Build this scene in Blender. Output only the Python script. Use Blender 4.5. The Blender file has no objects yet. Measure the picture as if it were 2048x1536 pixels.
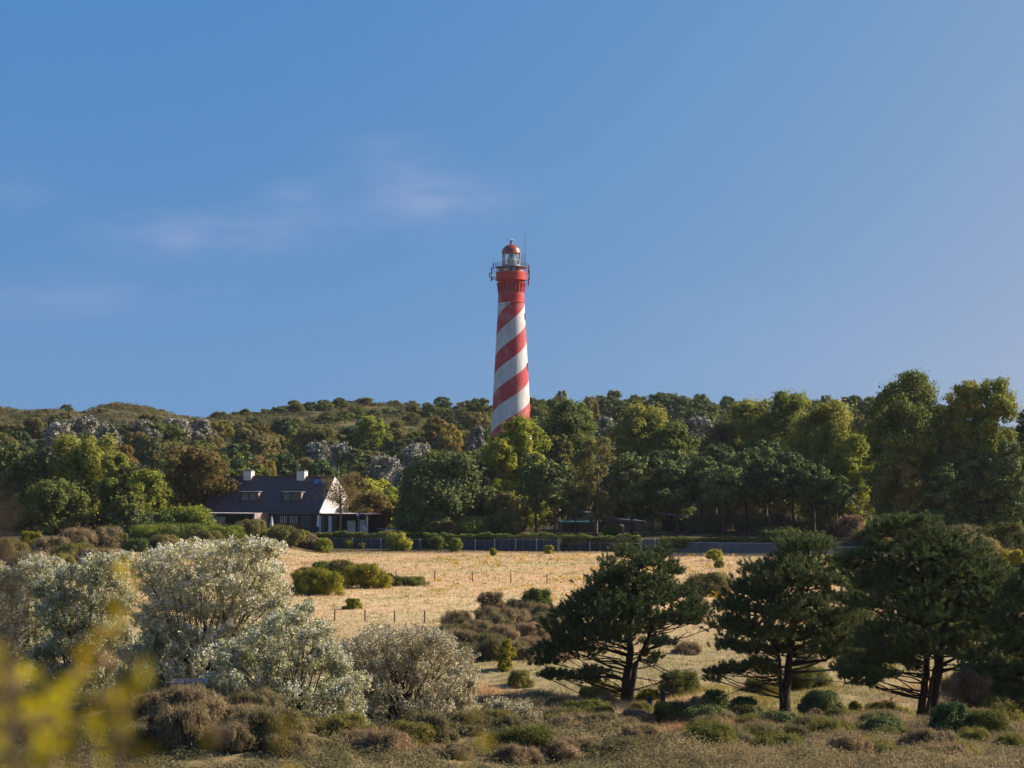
import bpy, math, random
import numpy as np
R = math.radians
scene = bpy.context.scene
# ---------------------------------------------------------------- camera
F = 4836.0            # focal length in pixels of the 2048 px wide picture (85 mm on a 36 mm sensor)
CAMZ, HOR = 13.3, 900.0
cam = bpy.data.cameras.new('camera'); camo = bpy.data.objects.new('camera', cam)
scene.collection.objects.link(camo); scene.camera = camo
camo.location = (0, 0, CAMZ); camo.rotation_euler = (R(90), 0, 0)
cam.sensor_width = 36.0; cam.lens = 85.0; cam.shift_y = (HOR - 768) / 2048.0
cam.clip_start = 0.1; cam.clip_end = 9000
cam.dof.use_dof = True; cam.dof.focus_distance = 300.0; cam.dof.aperture_fstop = 4.5
# ---------------------------------------------------------------- light
SUN_AZ, SUN_EL = 108.0, 31.0       # azimuth from the camera side towards the right
sv = (math.sin(R(SUN_AZ))*math.cos(R(SUN_EL)), -math.cos(R(SUN_AZ))*math.cos(R(SUN_EL)), math.sin(R(SUN_EL)))
sl = bpy.data.lights.new('sun', 'SUN'); sl.energy = 4.8; sl.angle = R(0.5); sl.color = (1.0, 0.89, 0.74)
so = bpy.data.objects.new('sun', sl); scene.collection.objects.link(so)
from mathutils import Vector
so.rotation_euler = Vector(sv).to_track_quat('Z', 'Y').to_euler()
world = bpy.data.worlds.new('World'); scene.world = world; world.use_nodes = True
nt = world.node_tree; nt.nodes.clear()
def N(tree, typ, **kw):
    n = tree.nodes.new(typ)
    for k, v in kw.items():
        setattr(n, k, v)
    return n
GRADE = ((.335, 1.7), (.74, .75), (2.22, .16))
def build_world():
    L = nt.links.new
    out = N(nt, 'ShaderNodeOutputWorld'); bg = N(nt, 'ShaderNodeBackground'); bg.inputs[1].default_value = 0.1
    L(bg.outputs[0], out.inputs[0])
    tc = N(nt, 'ShaderNodeTexCoord')
    mul = N(nt, 'ShaderNodeVectorMath', operation='MULTIPLY_ADD'); L(tc.outputs['Generated'], mul.inputs[0])
    mul.inputs[1].default_value = (2.15, 1, .9); mul.inputs[2].default_value = (0, 0, 0.29)
    nm = N(nt, 'ShaderNodeVectorMath', operation='NORMALIZE'); L(mul.outputs[0], nm.inputs[0])
    sky = N(nt, 'ShaderNodeTexSky', sky_type='NISHITA', sun_disc=False)
    sky.sun_elevation = R(SUN_EL); sky.sun_rotation = R(180 - SUN_AZ)
    sky.air_density = 1.0; sky.dust_density = 0.35; sky.ozone_density = 2.6; sky.altitude = 0
    L(nm.outputs[0], sky.inputs[0])
    # thin cloud veils, placed by direction on the sky
    sep = N(nt, 'ShaderNodeSeparateXYZ'); L(tc.outputs['Generated'], sep.inputs[0])
    def M(op, a, b=None, c=None):
        m = N(nt, 'ShaderNodeMath', operation=op)
        for i, v in enumerate((a, b, c)):
            if v is None: continue
            if isinstance(v, (int, float)): m.inputs[i].default_value = v
            else: L(v, m.inputs[i])
        return m.outputs[0]
    ay = M('MAXIMUM', sep.outputs[1], 0.02)
    u, v = M('DIVIDE', sep.outputs[0], ay), M('DIVIDE', sep.outputs[2], ay)
    cmb = N(nt, 'ShaderNodeCombineXYZ'); L(u, cmb.inputs[0]); L(v, cmb.inputs[1])
    mp = N(nt, 'ShaderNodeMapping'); L(cmb.outputs[0], mp.inputs[0]); mp.inputs['Scale'].default_value = (38, 120, 1)
    noi = N(nt, 'ShaderNodeTexNoise'); noi.inputs['Scale'].default_value = 1.0; noi.inputs['Detail'].default_value = 9
    L(mp.outputs[0], noi.inputs[0])
    tot = None
    for (px, py, a, b, s) in ((850, 400, 150, 45, .85), (420, 470, 190, 40, .75), (585, 402, 60, 35, .45), (775, 315, 95, 45, .42),
                              (20, 385, 90, 35, .3), (230, 590, 200, 40, .28), (60, 610, 130, 40, .3), (1500, 640, 380, 60, .12)):
        du = M('DIVIDE', M('SUBTRACT', u, (px-1024)/F), a/F); dv = M('DIVIDE', M('SUBTRACT', v, (HOR-py)/F), b/F)
        e = M('MULTIPLY', M('EXPONENT', M('MULTIPLY', M('ADD', M('MULTIPLY', du, du), M('MULTIPLY', dv, dv)), -0.9)), s)
        tot = e if tot is None else M('ADD', tot, e)
    nz = M('MULTIPLY', M('MAXIMUM', M('SUBTRACT', noi.outputs[0], 0.2), 0.0), 1.9)
    cl = M('MULTIPLY', M('MULTIPLY', tot, nz), 0.42)
    cl = M('MINIMUM', cl, 0.6)
    tint = N(nt, 'ShaderNodeMix', data_type='RGBA', blend_type='MULTIPLY'); tint.inputs[0].default_value = 1.0
    sc_ = N(nt, 'ShaderNodeSeparateColor'); L(sky.outputs[0], sc_.inputs[0]); cc_ = N(nt, 'ShaderNodeCombineColor')
    for i_, (k_, g_) in enumerate(GRADE): L(M('MULTIPLY', M('POWER', sc_.outputs[i_], g_), k_), cc_.inputs[i_])
    L(cc_.outputs[0], tint.inputs[6]); tint.inputs[7].default_value = (1, 1, 1, 1)
    mix = N(nt, 'ShaderNodeMix', data_type='RGBA'); L(cl, mix.inputs[0]); L(tint.outputs[2], mix.inputs[6])
    mix.inputs[7].default_value = (2.6, 2.7, 3.9, 1)
    L(mix.outputs[2], bg.inputs[0])
build_world()
scene.view_settings.view_transform = 'Standard'; scene.view_settings.look = 'None'
scene.view_settings.exposure = 1.0; scene.view_settings.gamma = 1.0
cy = scene.cycles
cy.max_bounces = 6; cy.diffuse_bounces = 3; cy.glossy_bounces = 2; cy.transmission_bounces = 5; cy.transparent_max_bounces = 8
cy.volume_bounces = 0; cy.use_denoising = True; cy.denoiser = 'OPENIMAGEDENOISE'; cy.denoising_input_passes = 'RGB_ALBEDO_NORMAL'; cy.denoising_prefilter = 'ACCURATE'; cy.caustics_reflective = False; cy.caustics_refractive = False

# ---------------------------------------------------------------- helpers
def sm(a, b, x):
    t = np.clip((np.asarray(x, float)-a)/(b-a), 0, 1); return t*t*(3-2*t)
def at(px, py, D):
    return Vector(((px-1024)*D/F, D, CAMZ-(py-HOR)*D/F))
def pxm(D): return F/D
def tag(o, label=None, cat=None, group=None, kind=None):
    if label: o['label'] = label
    if cat: o['category'] = cat
    if group: o['group'] = group
    if kind: o['kind'] = kind
    return o
def link(o, parent=None):
    scene.collection.objects.link(o)
    if parent is not None: o.parent = parent
    return o
def empty(name, loc, rz=0):
    o = bpy.data.objects.new(name, None); o.location = loc; o.rotation_euler = (0, 0, rz); o.empty_display_size = .5
    return link(o)
class MB:
    """collects faces for ONE mesh"""
    def __init__(s): s.v = []; s.f = []; s.mi = []
    def add(s, vs, fs, m=0):
        n = len(s.v); s.v += [tuple(p) for p in vs]; s.f += [tuple(i+n for i in f) for f in fs]; s.mi += [m]*len(fs); return s
    def box(s, x0, x1, y0, y1, z0, z1, m=0):
        vs = [(x0,y0,z0),(x1,y0,z0),(x1,y1,z0),(x0,y1,z0),(x0,y0,z1),(x1,y0,z1),(x1,y1,z1),(x0,y1,z1)]
        return s.add(vs, [(0,3,2,1),(4,5,6,7),(0,1,5,4),(1,2,6,5),(2,3,7,6),(3,0,4,7)], m)
    def prism(s, poly, y0, y1, m=0):     # poly in x,z extruded along y
        n = len(poly); vs = [(p[0], y0, p[1]) for p in poly]+[(p[0], y1, p[1]) for p in poly]
        fs = [tuple(range(n)), tuple(range(2*n-1, n-1, -1))]+[(i, i+n, (i+1) % n+n, (i+1) % n) for i in range(n)]
        return s.add(vs, fs, m)
    def prismx(s, poly, x0, x1, m=0):    # poly in y,z extruded along x
        n = len(poly); vs = [(x0, p[0], p[1]) for p in poly]+[(x1, p[0], p[1]) for p in poly]
        fs = [tuple(range(n-1, -1, -1)), tuple(range(n, 2*n))]+[((i+1) % n, (i+1) % n+n, i+n, i) for i in range(n)]
        return s.add(vs, fs, m)
    def tube(s, pts, rad, sides=7, m=0, cap=True):
        pts = [Vector(p) for p in pts]; n = len(pts); base = len(s.v); vs = []
        rad = rad if hasattr(rad, '__len__') else [rad]*n
        for i, p in enumerate(pts):
            d = (pts[min(i+1, n-1)]-pts[max(i-1, 0)]).normalized()
            a = Vector((0, 0, 1)) if abs(d.z) < .9 else Vector((1, 0, 0))
            u = d.cross(a).normalized(); w = d.cross(u)
            for k in range(sides):
                t = 2*math.pi*k/sides; vs.append(p+(u*math.cos(t)+w*math.sin(t))*rad[i])
        fs = [(i*sides+k, i*sides+(k+1) % sides, (i+1)*sides+(k+1) % sides, (i+1)*sides+k) for i in range(n-1) for k in range(sides)]
        if cap: fs += [tuple(range(sides-1, -1, -1)), tuple((n-1)*sides+k for k in range(sides))]
        return s.add(vs, fs, m)
    def lathe(s, prof, seg=32, m=0, c=(0, 0), capb=True, capt=True):
        vs = [(c[0]+r*math.cos(2*math.pi*k/seg), c[1]+r*math.sin(2*math.pi*k/seg), z) for r, z in prof for k in range(seg)]
        fs = [(i*seg+k, i*seg+(k+1) % seg, (i+1)*seg+(k+1) % seg, (i+1)*seg+k) for i in range(len(prof)-1) for k in range(seg)]
        if capb: fs.append(tuple(range(seg-1, -1, -1)))
        if capt: fs.append(tuple((len(prof)-1)*seg+k for k in range(seg)))
        return s.add(vs, fs, m)
    def build(s, name, mat, parent=None, smooth=False, bevel=0):
        me = bpy.data.meshes.new(name); me.from_pydata(s.v, [], s.f)
        for mm in (mat if isinstance(mat, (list, tuple)) else [mat]): me.materials.append(mm)
        if len(me.materials) > 1: me.polygons.foreach_set('material_index', s.mi)
        if smooth: me.polygons.foreach_set('use_smooth', [True]*len(me.polygons)); me.update()
        o = bpy.data.objects.new(name, me)
        if bevel:
            b = o.modifiers.new('bevel', 'BEVEL'); b.width = bevel; b.segments = 2; b.limit_method = 'ANGLE'
        return link(o, parent)
def big_mesh(name, parts, mats):
    """parts: list of (verts Nx3, faces Mxk, material index) numpy arrays -> mesh"""
    me = bpy.data.meshes.new(name)
    V = np.concatenate([p[0] for p in parts]).astype(np.float32)
    loops, starts, tots, mi, off, lo = [], [], [], [], 0, 0
    for v, f, m in parts:
        k = f.shape[1]; loops.append((f+off).ravel()); starts.append(lo+np.arange(len(f))*k)
        tots.append(np.full(len(f), k)); mi.append(np.full(len(f), m)); off += len(v); lo += f.size
    loops = np.concatenate(loops).astype(np.int32); starts = np.concatenate(starts).astype(np.int32); mi = np.concatenate(mi).astype(np.int32)
    me.vertices.add(len(V)); me.vertices.foreach_set('co', V.ravel())
    me.loops.add(len(loops)); me.loops.foreach_set('vertex_index', loops)
    me.polygons.add(len(starts)); me.polygons.foreach_set('loop_start', starts)
    me.polygons.foreach_set('material_index', mi)
    for m in mats: me.materials.append(m)
    me.update(calc_edges=True); me.validate()
    return me
def unit(a): return a/np.maximum(np.linalg.norm(a, axis=1, keepdims=True), 1e-9)
def sphere(rng, n): return unit(rng.normal(size=(n, 3)))
def leaf_quads(rng, c, nrm, size, asp=.55):
    n = len(c); t = unit(np.cross(nrm, sphere(rng, n))); b = np.cross(nrm, t)
    s = np.asarray(size).reshape(-1, 1)*np.ones((n, 1)); l = t*s*.5; w = b*s*.5*asp
    bend = nrm*s*.12
    v = np.stack([c-l-bend, c+w+bend*.3, c+l-bend, c-w+bend*.3], 1).reshape(-1, 3)
    return v, np.arange(4*n).reshape(n, 4)
def blades(rng, base, d, ln, wd):
    n = len(base); side = unit(np.cross(d, sphere(rng, n)))
    wd = np.asarray(wd).reshape(-1, 1); ln = np.asarray(ln).reshape(-1, 1)
    v = np.stack([base-side*wd*.5, base+side*wd*.5, base+d*ln], 1).reshape(-1, 3)
    return v, np.arange(3*n).reshape(n, 3)
def mb_arrays(mb, m=0):
    quads = np.array([f for f in mb.f if len(f) == 4]); return (np.array(mb.v, float), quads, m)

# ---------------------------------------------------------------- materials
def newmat(name):
    m = bpy.data.materials.new(name); m.use_nodes = True; t = m.node_tree; t.nodes.clear()
    out = N(t, 'ShaderNodeOutputMaterial'); return m, t, out
def ramp(t, fac, stops):
    r = N(t, 'ShaderNodeValToRGB'); t.links.new(fac, r.inputs[0])
    e = r.color_ramp.elements
    while len(e) < len(stops): e.new(.5)
    for k, (p, c) in enumerate(stops): e[k].position = p; e[k].color = (*c, 1)
    return r.outputs[0]
def noise(t, scale, detail=4, vec=None, rough=.55):
    n = N(t, 'ShaderNodeTexNoise'); n.inputs['Scale'].default_value = scale; n.inputs['Detail'].default_value = detail
    n.inputs['Roughness'].default_value = rough
    if vec is None:
        tc = N(t, 'ShaderNodeTexCoord'); vec = tc.outputs['Object']
    t.links.new(vec, n.inputs['Vector']); return n.outputs[0]
def mixc(t, fac, a, b, blend='MIX'):
    m = N(t, 'ShaderNodeMix', data_type='RGBA', blend_type=blend)
    if isinstance(fac, (int, float)): m.inputs[0].default_value = fac
    else: t.links.new(fac, m.inputs[0])
    for i, v in ((6, a), (7, b)):
        if isinstance(v, (tuple, list)): m.inputs[i].default_value = (*v[:3], 1)
        else: t.links.new(v, m.inputs[i])
    return m.outputs[2]
def plain(name, c1, c2, scale=3, rough=.75, metal=0, bump=0, spec=.3):
    m, t, out = newmat(name); b = N(t, 'ShaderNodeBsdfPrincipled'); t.links.new(b.outputs[0], out.inputs[0])
    nz = noise(t, scale, 6); col = ramp(t, nz, [(.3, c1), (.7, c2)]); t.links.new(col, b.inputs['Base Color'])
    b.inputs['Roughness'].default_value = rough; b.inputs['Metallic'].default_value = metal; b.inputs['Specular IOR Level'].default_value = spec
    if bump:
        bn = N(t, 'ShaderNodeBump'); bn.inputs['Strength'].default_value = bump; bn.inputs['Distance'].default_value = .05
        t.links.new(noise(t, scale*4, 6), bn.inputs['Height']); t.links.new(bn.outputs[0], b.inputs['Normal'])
    return m
GAIN = {'leaf_near_silver': 4.0, 'leaf_grey_silver': 3.7, 'leaf_silver_sunlit_tip': 1.75, 'leaf_silver': 1.0, 'leaf_heath': 2.3, 'leaf_heath_green': 2.1, 'needle_near_pine': 3.4, 'needle_pine': 3.4, 'leaf_dark': 3.1, 'blade_grass': 1.6, 'blade_green_grass': 1.6, 'blade_red_grass': 1.5, 'leaf_near_plant': 1.15, 'leaf_scrub': 1.6, 'leaf_brown': 2.0, 'leaf_lime': 1.8, 'leaf_twig': 1.8, 'leaf_ragwort': 1.4}
def leafmat(name, stops, trans=.4, rough=.7, clump=.5, clump_scale=.6, objvar=.12, spec=.1):
    """leaf colours differ leaf by leaf, a little by twig and by tree"""
    m, t, out = newmat(name); L = t.links.new
    g_ = GAIN.get(name, 2.3); bl_ = .98 if 'heath' in name else .97 if ('silver' in name or 'near_plant' in name) else 1.08; stops = [(p_, (min(c_[0]*g_*1.06, .86), min(c_[1]*g_, .86), min(c_[2]*g_*bl_, .84))) for p_, c_ in stops]
    geo = N(t, 'ShaderNodeNewGeometry'); oi = N(t, 'ShaderNodeObjectInfo')
    nz = noise(t, clump_scale, 3)
    f = N(t, 'ShaderNodeMix', data_type='FLOAT'); f.inputs[0].default_value = clump
    mr = N(t, 'ShaderNodeMapRange'); L(nz, mr.inputs[0]); mr.inputs[1].default_value = .3; mr.inputs[2].default_value = .7
    L(geo.outputs['Random Per Island'], f.inputs[2]); L(mr.outputs[0], f.inputs[3])
    col = ramp(t, f.outputs[0], stops)
    hs = N(t, 'ShaderNodeHueSaturation')
    mv = N(t, 'ShaderNodeMapRange'); L(oi.outputs['Random'], mv.inputs[0]); mv.inputs[3].default_value = 1-objvar*1.6; mv.inputs[4].default_value = 1+objvar*1.6
    mh = N(t, 'ShaderNodeMapRange'); L(oi.outputs['Random'], mh.inputs[0]); mh.inputs[3].default_value = .5+objvar*.12; mh.inputs[4].default_value = .5-objvar*.16
    L(mv.outputs[0], hs.inputs['Value']); L(mh.outputs[0], hs.inputs['Hue']); L(col, hs.inputs['Color'])
    b = N(t, 'ShaderNodeBsdfPrincipled'); L(hs.outputs[0], b.inputs['Base Color']); b.inputs['Roughness'].default_value = rough
    b.inputs['Specular IOR Level'].default_value = spec
    if trans:
        tr = N(t, 'ShaderNodeBsdfTranslucent'); L(hs.outputs[0], tr.inputs[0])
        ms = N(t, 'ShaderNodeMixShader'); ms.inputs[0].default_value = trans; L(b.outputs[0], ms.inputs[1]); L(tr.outputs[0], ms.inputs[2]); L(ms.outputs[0], out.inputs[0])
    else: L(b.outputs[0], out.inputs[0])
    return m
LM = {
 'poplar': leafmat('leaf_poplar', [(.05, (.045,.06,.010)), (.5, (.10,.115,.018)), (.85, (.17,.17,.035)), (1, (.30,.29,.12))]),
 'bright': leafmat('leaf_bright', [(.05, (.05,.075,.010)), (.5, (.12,.14,.018)), (.9, (.20,.20,.03)), (1, (.30,.28,.08))]),
 'green':  leafmat('leaf_green', [(.05, (.028,.045,.010)), (.5, (.06,.08,.016)), (1, (.13,.14,.035))]),
 'dark':   leafmat('leaf_dark', [(.05, (.016,.026,.009)), (.5, (.032,.045,.013)), (1, (.065,.075,.02))], trans=.15),
 'pine':   leafmat('needle_pine', [(.05, (.013,.022,.009)), (.5, (.026,.040,.012)), (1, (.06,.075,.018))], trans=.12, clump=.6),
 'nearpine': leafmat('needle_near_pine', [(.05, (.013,.020,.009)), (.45, (.025,.036,.013)), (.8, (.042,.055,.015)), (1, (.09,.095,.022))], trans=.2, clump=.6, clump_scale=3.0),
 'brown':  leafmat('leaf_brown', [(.05, (.042,.038,.012)), (.45, (.088,.066,.020)), (.8, (.125,.10,.028)), (1, (.16,.15,.05))]),
 'olive':  leafmat('leaf_olive', [(.05, (.035,.04,.012)), (.5, (.075,.075,.022)), (1, (.15,.13,.045))]),
 'yellow': leafmat('leaf_yellow', [(.05, (.07,.065,.012)), (.5, (.13,.115,.02)), (1, (.20,.17,.045))]),
 'silver': leafmat('leaf_silver', [(.0, (.06,.075,.04)), (.35, (.15,.165,.11)), (.6, (.30,.31,.25)), (1, (.55,.56,.50))], clump=.35, trans=.15),
 'nearsilver': leafmat('leaf_near_silver', [(.0, (.045,.050,.020)), (.38, (.085,.088,.042)), (.6, (.135,.138,.082)), (.82, (.20,.205,.145)), (1, (.32,.33,.27))], clump=.45, clump_scale=1.3, trans=.15),
 'greysilver': leafmat('leaf_grey_silver', [(.0, (.05,.043,.024)), (.4, (.10,.09,.055)), (.7, (.16,.15,.10)), (.92, (.24,.235,.17)), (1, (.36,.36,.29))], clump=.4, clump_scale=1.2, trans=.15),
 'silvertip': leafmat('leaf_silver_sunlit_tip', [(.0, (.16,.17,.10)), (.4, (.30,.31,.24)), (1, (.52,.52,.46))], clump=.3, clump_scale=1.3, trans=.2),
 'heath':  leafmat('leaf_heath', [(.05, (.033,.031,.014)), (.5, (.088,.078,.038)), (.85, (.155,.133,.075)), (1, (.23,.20,.13))], clump=.45, clump_scale=.9, objvar=.2),
 'heathgreen': leafmat('leaf_heath_green', [(.05, (.03,.035,.01)), (.5, (.075,.08,.02)), (.9, (.14,.13,.035)), (1, (.2,.17,.07))], clump=.45, objvar=.2),
 'lime':   leafmat('leaf_lime', [(.05, (.05,.062,.008)), (.5, (.125,.13,.012)), (1, (.25,.225,.025))]),
 'twig':   leafmat('leaf_twig', [(.05, (.05,.036,.02)), (.5, (.12,.088,.05)), (1, (.22,.18,.10))]),
 'near':   leafmat('leaf_near_plant', [(.0, (.14,.11,.01)), (.4, (.33,.275,.010)), (.7, (.55,.465,.012)), (.8, (.36,.27,.12)), (1, (.30,.21,.13))], trans=.6, clump=.15),
 'grass':  leafmat('blade_grass', [(.05, (.19,.14,.065)), (.5, (.34,.245,.125)), (.85, (.45,.33,.18)), (1, (.56,.44,.27))], clump=.5, clump_scale=.09, trans=.25, objvar=0),
 'greengrass': leafmat('blade_green_grass', [(.05, (.08,.085,.015)), (.5, (.15,.15,.03)), (1, (.27,.22,.06))], clump=.3, clump_scale=.3, trans=.25, objvar=0),
 'redgrass': leafmat('blade_red_grass', [(.05, (.16,.075,.03)), (.5, (.33,.17,.08)), (1, (.45,.30,.16))], clump=.3, trans=.25, objvar=0),
 'ragwort': leafmat('leaf_ragwort', [(.05, (.14,.10,.02)), (.5, (.36,.24,.015)), (1, (.50,.34,.02))]),
 'scrub':  leafmat('leaf_scrub', [(.05, (.028,.034,.012)), (.4, (.055,.062,.022)), (.75, (.105,.10,.042)), (1, (.2,.165,.09))], clump=.65, clump_scale=.06, objvar=0),
}
bark = plain('bark', (.035,.026,.018), (.10,.078,.055), 6, .9, bump=.6)
palebark = plain('pale_bark', (.12,.09,.06), (.26,.20,.14), 6, .9, bump=.5)
nearbark = plain('near_pine_bark', (.012,.009,.007), (.045,.032,.022), 9, .95, bump=.8)
twigm = plain('twig_bark', (.035,.026,.019), (.085,.064,.048), 12, .9)
# ---------------------------------------------------------------- terrain
CREST = np.array([(-1500,842),(-300,838),(0,824),(60,829),(110,826),(150,828),(165,834),(200,818),(240,812),(290,819),(330,829),(360,838),(405,842),(450,836),(500,836),(560,831),(620,819),
 (700,816),(770,816),(830,820),(900,828),(950,836),(1060,842),(1150,845),(1250,842),(1400,845),(1460,850),(1600,846),(1700,838),(1800,846),(2048,862),(2400,858),(3600,850)], float)
DR = 760.0
def wallD(px): return 330-(np.clip(px, 500, 1700)-640)*0.0207
def ground(x, y):
    x = np.asarray(x, float); y = np.asarray(y, float)
    yy = np.maximum(y, 1.0); px = 1024+x/np.maximum(yy, 60)*F
    dune = 11.6-1.8*sm(0, 14, y)-5.2*sm(8, 55, y)-2.4*sm(50, 105, y)-2.25*sm(82, 127, y)
    dune = np.where(y < 0, 11.6, dune)
    lump = .35*np.sin(x*.21+1.3)*np.sin(y*.17)+.22*np.sin(x*.47+y*.31)+.12*np.sin(x*1.1-y*.7)
    z = dune+lump*(sm(20, 60, y)*(1-sm(120, 175, y))+.12)
    z = z+1.25*np.exp(-((x+10.4)/4.2)**2-((y-78.5)/4.2)**2)+.7*np.exp(-((x+15)/5)**2-((y-86)/9)**2)
    wd = wallD(px); inw = sm(560, 645, px)*(1-sm(1560, 1640, px))
    step = inw*(1.05*sm(wd+.4, wd+1.6, y)+.65*sm(wd+1.5, wd+14, y))+(1-inw)*1.7*sm(292, 345, y)
    z = z+step
    top = CAMZ-(np.interp(px, CREST[:, 0], CREST[:, 1])-HOR)*DR/F
    rise = np.where(px < 420, sm(375, DR, y), sm(395, DR, y))
    hl = 1.3*np.sin(x*.05+y*.031)*np.sin(y*.043-x*.021)+.8*np.sin(x*.11-y*.07)
    z = z+(top-1.7)*rise+hl*sm(380, 460, y)*(1-sm(690, DR, y))
    z = z-(top*.45)*sm(DR+15, 1150, y)
    return z
def gz(x, y): return float(ground(x, y))
def spaced(a): return np.unique(np.round(np.concatenate(a), 4))
ys = spaced([np.linspace(-60, -2, 8), np.arange(0, 120, 1.5), np.arange(120, 300, 3), np.arange(300, 345, .8), np.arange(345, 800, 6), np.geomspace(800, 1600, 12)])
xs0 = np.arange(0, 75, 1.6); xs1 = np.arange(76, 190, 4); xs2 = np.geomspace(196, 1300, 16)
xp = np.concatenate([xs0, xs1, xs2]); xs = np.unique(np.concatenate([-xp, xp]))
X, Y = np.meshgrid(xs, ys); Z = ground(X, Y)
V = np.stack([X, Y, Z], -1).reshape(-1, 3); nx = len(xs); ny = len(ys)
I = (np.arange(ny-1)[:, None]*nx+np.arange(nx-1)[None]).ravel()
Fq = np.stack([I, I+1, I+nx+1, I+nx], 1)
def ground_mat():
    m, t, out = newmat('dune_soil'); L = t.links.new
    geo = N(t, 'ShaderNodeNewGeometry'); sep = N(t, 'ShaderNodeSeparateXYZ'); L(geo.outputs['Position'], sep.inputs[0])
    P = geo.outputs['Position']
    n1 = noise(t, .06, 5, P); n2 = noise(t, .9, 6, P); n3 = noise(t, .25, 4, P)
    field = mixc(t, ramp(t, n3, [(.4, (0, 0, 0)), (.65, (1, 1, 1))]), (.57, .41, .235), (.40, .33, .165))
    field = mixc(t, ramp(t, n2, [(.35, (0, 0, 0)), (.75, (.7, .7, .7))]), field, (.33, .235, .12))
    heath = mixc(t, ramp(t, n2, [(.35, (0, 0, 0)), (.7, (1, 1, 1))]), (.11, .09, .04), (.24, .18, .09))
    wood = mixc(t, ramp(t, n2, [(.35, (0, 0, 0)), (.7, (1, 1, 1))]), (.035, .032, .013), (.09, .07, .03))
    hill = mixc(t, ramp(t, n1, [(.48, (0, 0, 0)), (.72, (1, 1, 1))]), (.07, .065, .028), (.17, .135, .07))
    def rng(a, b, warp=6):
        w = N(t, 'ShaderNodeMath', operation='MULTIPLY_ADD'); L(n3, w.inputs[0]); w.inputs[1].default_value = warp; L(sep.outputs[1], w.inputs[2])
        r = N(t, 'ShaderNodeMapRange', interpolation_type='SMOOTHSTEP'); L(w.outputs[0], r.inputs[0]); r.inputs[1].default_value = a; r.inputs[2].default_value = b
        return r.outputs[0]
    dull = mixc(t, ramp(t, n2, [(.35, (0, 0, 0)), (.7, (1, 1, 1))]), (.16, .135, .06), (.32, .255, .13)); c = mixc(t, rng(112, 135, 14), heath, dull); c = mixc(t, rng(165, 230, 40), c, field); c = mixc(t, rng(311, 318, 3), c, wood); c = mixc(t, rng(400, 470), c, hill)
    b = N(t, 'ShaderNodeBsdfPrincipled'); L(c, b.inputs['Base Color']); b.inputs['Roughness'].default_value = .95; b.inputs['Specular IOR Level'].default_value = .1
    bn = N(t, 'ShaderNodeBump'); bn.inputs['Strength'].default_value = .7; bn.inputs['Distance'].default_value = .3
    L(n2, bn.inputs['Height']); L(bn.outputs[0], b.inputs['Normal']); L(b.outputs[0], out.inputs[0]); return m
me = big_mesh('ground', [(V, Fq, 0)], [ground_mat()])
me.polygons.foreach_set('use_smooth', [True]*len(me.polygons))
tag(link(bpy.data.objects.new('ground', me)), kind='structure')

# ---------------------------------------------------------------- lighthouse
LD = 537.0; LS = F/LD
def lz(py): return CAMZ-(py-HOR)/LS
LX = (1022.5-1024)/LS; LB = gz(LX, LD)-.3
Z_NECK = lz(604.5); R_NECK = 26.3/LS; SLOPE = .5*.1078
def shaft_r(z): return R_NECK+(Z_NECK-z)*SLOPE
def stripe_mat():
    m, t, out = newmat('lighthouse_paint'); L = t.links.new
    tc = N(t, 'ShaderNodeTexCoord'); sep = N(t, 'ShaderNodeSeparateXYZ'); L(tc.outputs['Object'], sep.inputs[0])
    def M(op, a, b=None):
        n = N(t, 'ShaderNodeMath', operation=op)
        for i, v in enumerate((a, b)):
            if v is None: continue
            if isinstance(v, (int, float)): n.inputs[i].default_value = v
            else: L(v, n.inputs[i])
        return n.outputs[0]
    ang = M('ARCTAN2', sep.outputs[0], M('MULTIPLY', sep.outputs[1], -1.0))      # 0 towards the camera side, + to the right
    per = 76.5/LS
    # left edge (ang=-90): red band spans py 708..748 etc; right edge 185 zoomed px higher
    ph = M('DIVIDE', M('SUBTRACT', sep.outputs[2], M('MULTIPLY', ang, (74.0/LS)/math.pi)), per)
    z0 = (lz(709)+27.75/LS)/per
    fr = M('FRACT', M('ADD', M('SUBTRACT', ph, z0), 20.0))     # 0 just above the top of a red band at left edge
    red = M('GREATER_THAN', fr, .515)
    neck = M('GREATER_THAN', sep.outputs[2], Z_NECK)
    isred = M('MAXIMUM', red, neck)
    mp = N(t, 'ShaderNodeMapping'); L(tc.outputs['Object'], mp.inputs[0]); mp.inputs['Scale'].default_value = (1.2, 1.2, .16)
    n1 = noise(t, 1.5, 6, mp.outputs[0]); n2 = noise(t, .45, 5)
    white = mixc(t, ramp(t, n1, [(.42, (0, 0, 0)), (.72, (1, 1, 1))]), (.58, .58, .565), (.42, .43, .43))
    redc = mixc(t, ramp(t, n1, [(.4, (0, 0, 0)), (.75, (1, 1, 1))]), (.45, .034, .040), (.35, .045, .050))
    c = mixc(t, isred, white, redc)
    c = mixc(t, ramp(t, n2, [(.45, (0, 0, 0)), (.75, (.5, .5, .5))]), c, (.36, .31, .28))
    b = N(t, 'ShaderNodeBsdfPrincipled'); L(c, b.inputs['Base Color']); b.inputs['Roughness'].default_value = .6; b.inputs['Specular IOR Level'].default_value = .25
    bn = N(t, 'ShaderNodeBump'); bn.inputs['Strength'].default_value = .25; bn.inputs['Distance'].default_value = .03
    L(noise(t, 3, 6), bn.inputs['Height']); L(bn.outputs[0], b.inputs['Normal']); L(b.outputs[0], out.inputs[0]); return m
paint = stripe_mat()
shadowred = plain('shadow_red_paint', (.16,.016,.018), (.20,.022,.024), 2, .7)
redm = plain('red_paint', (.42,.036,.032), (.52,.048,.042), 1.5, .55)
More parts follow.
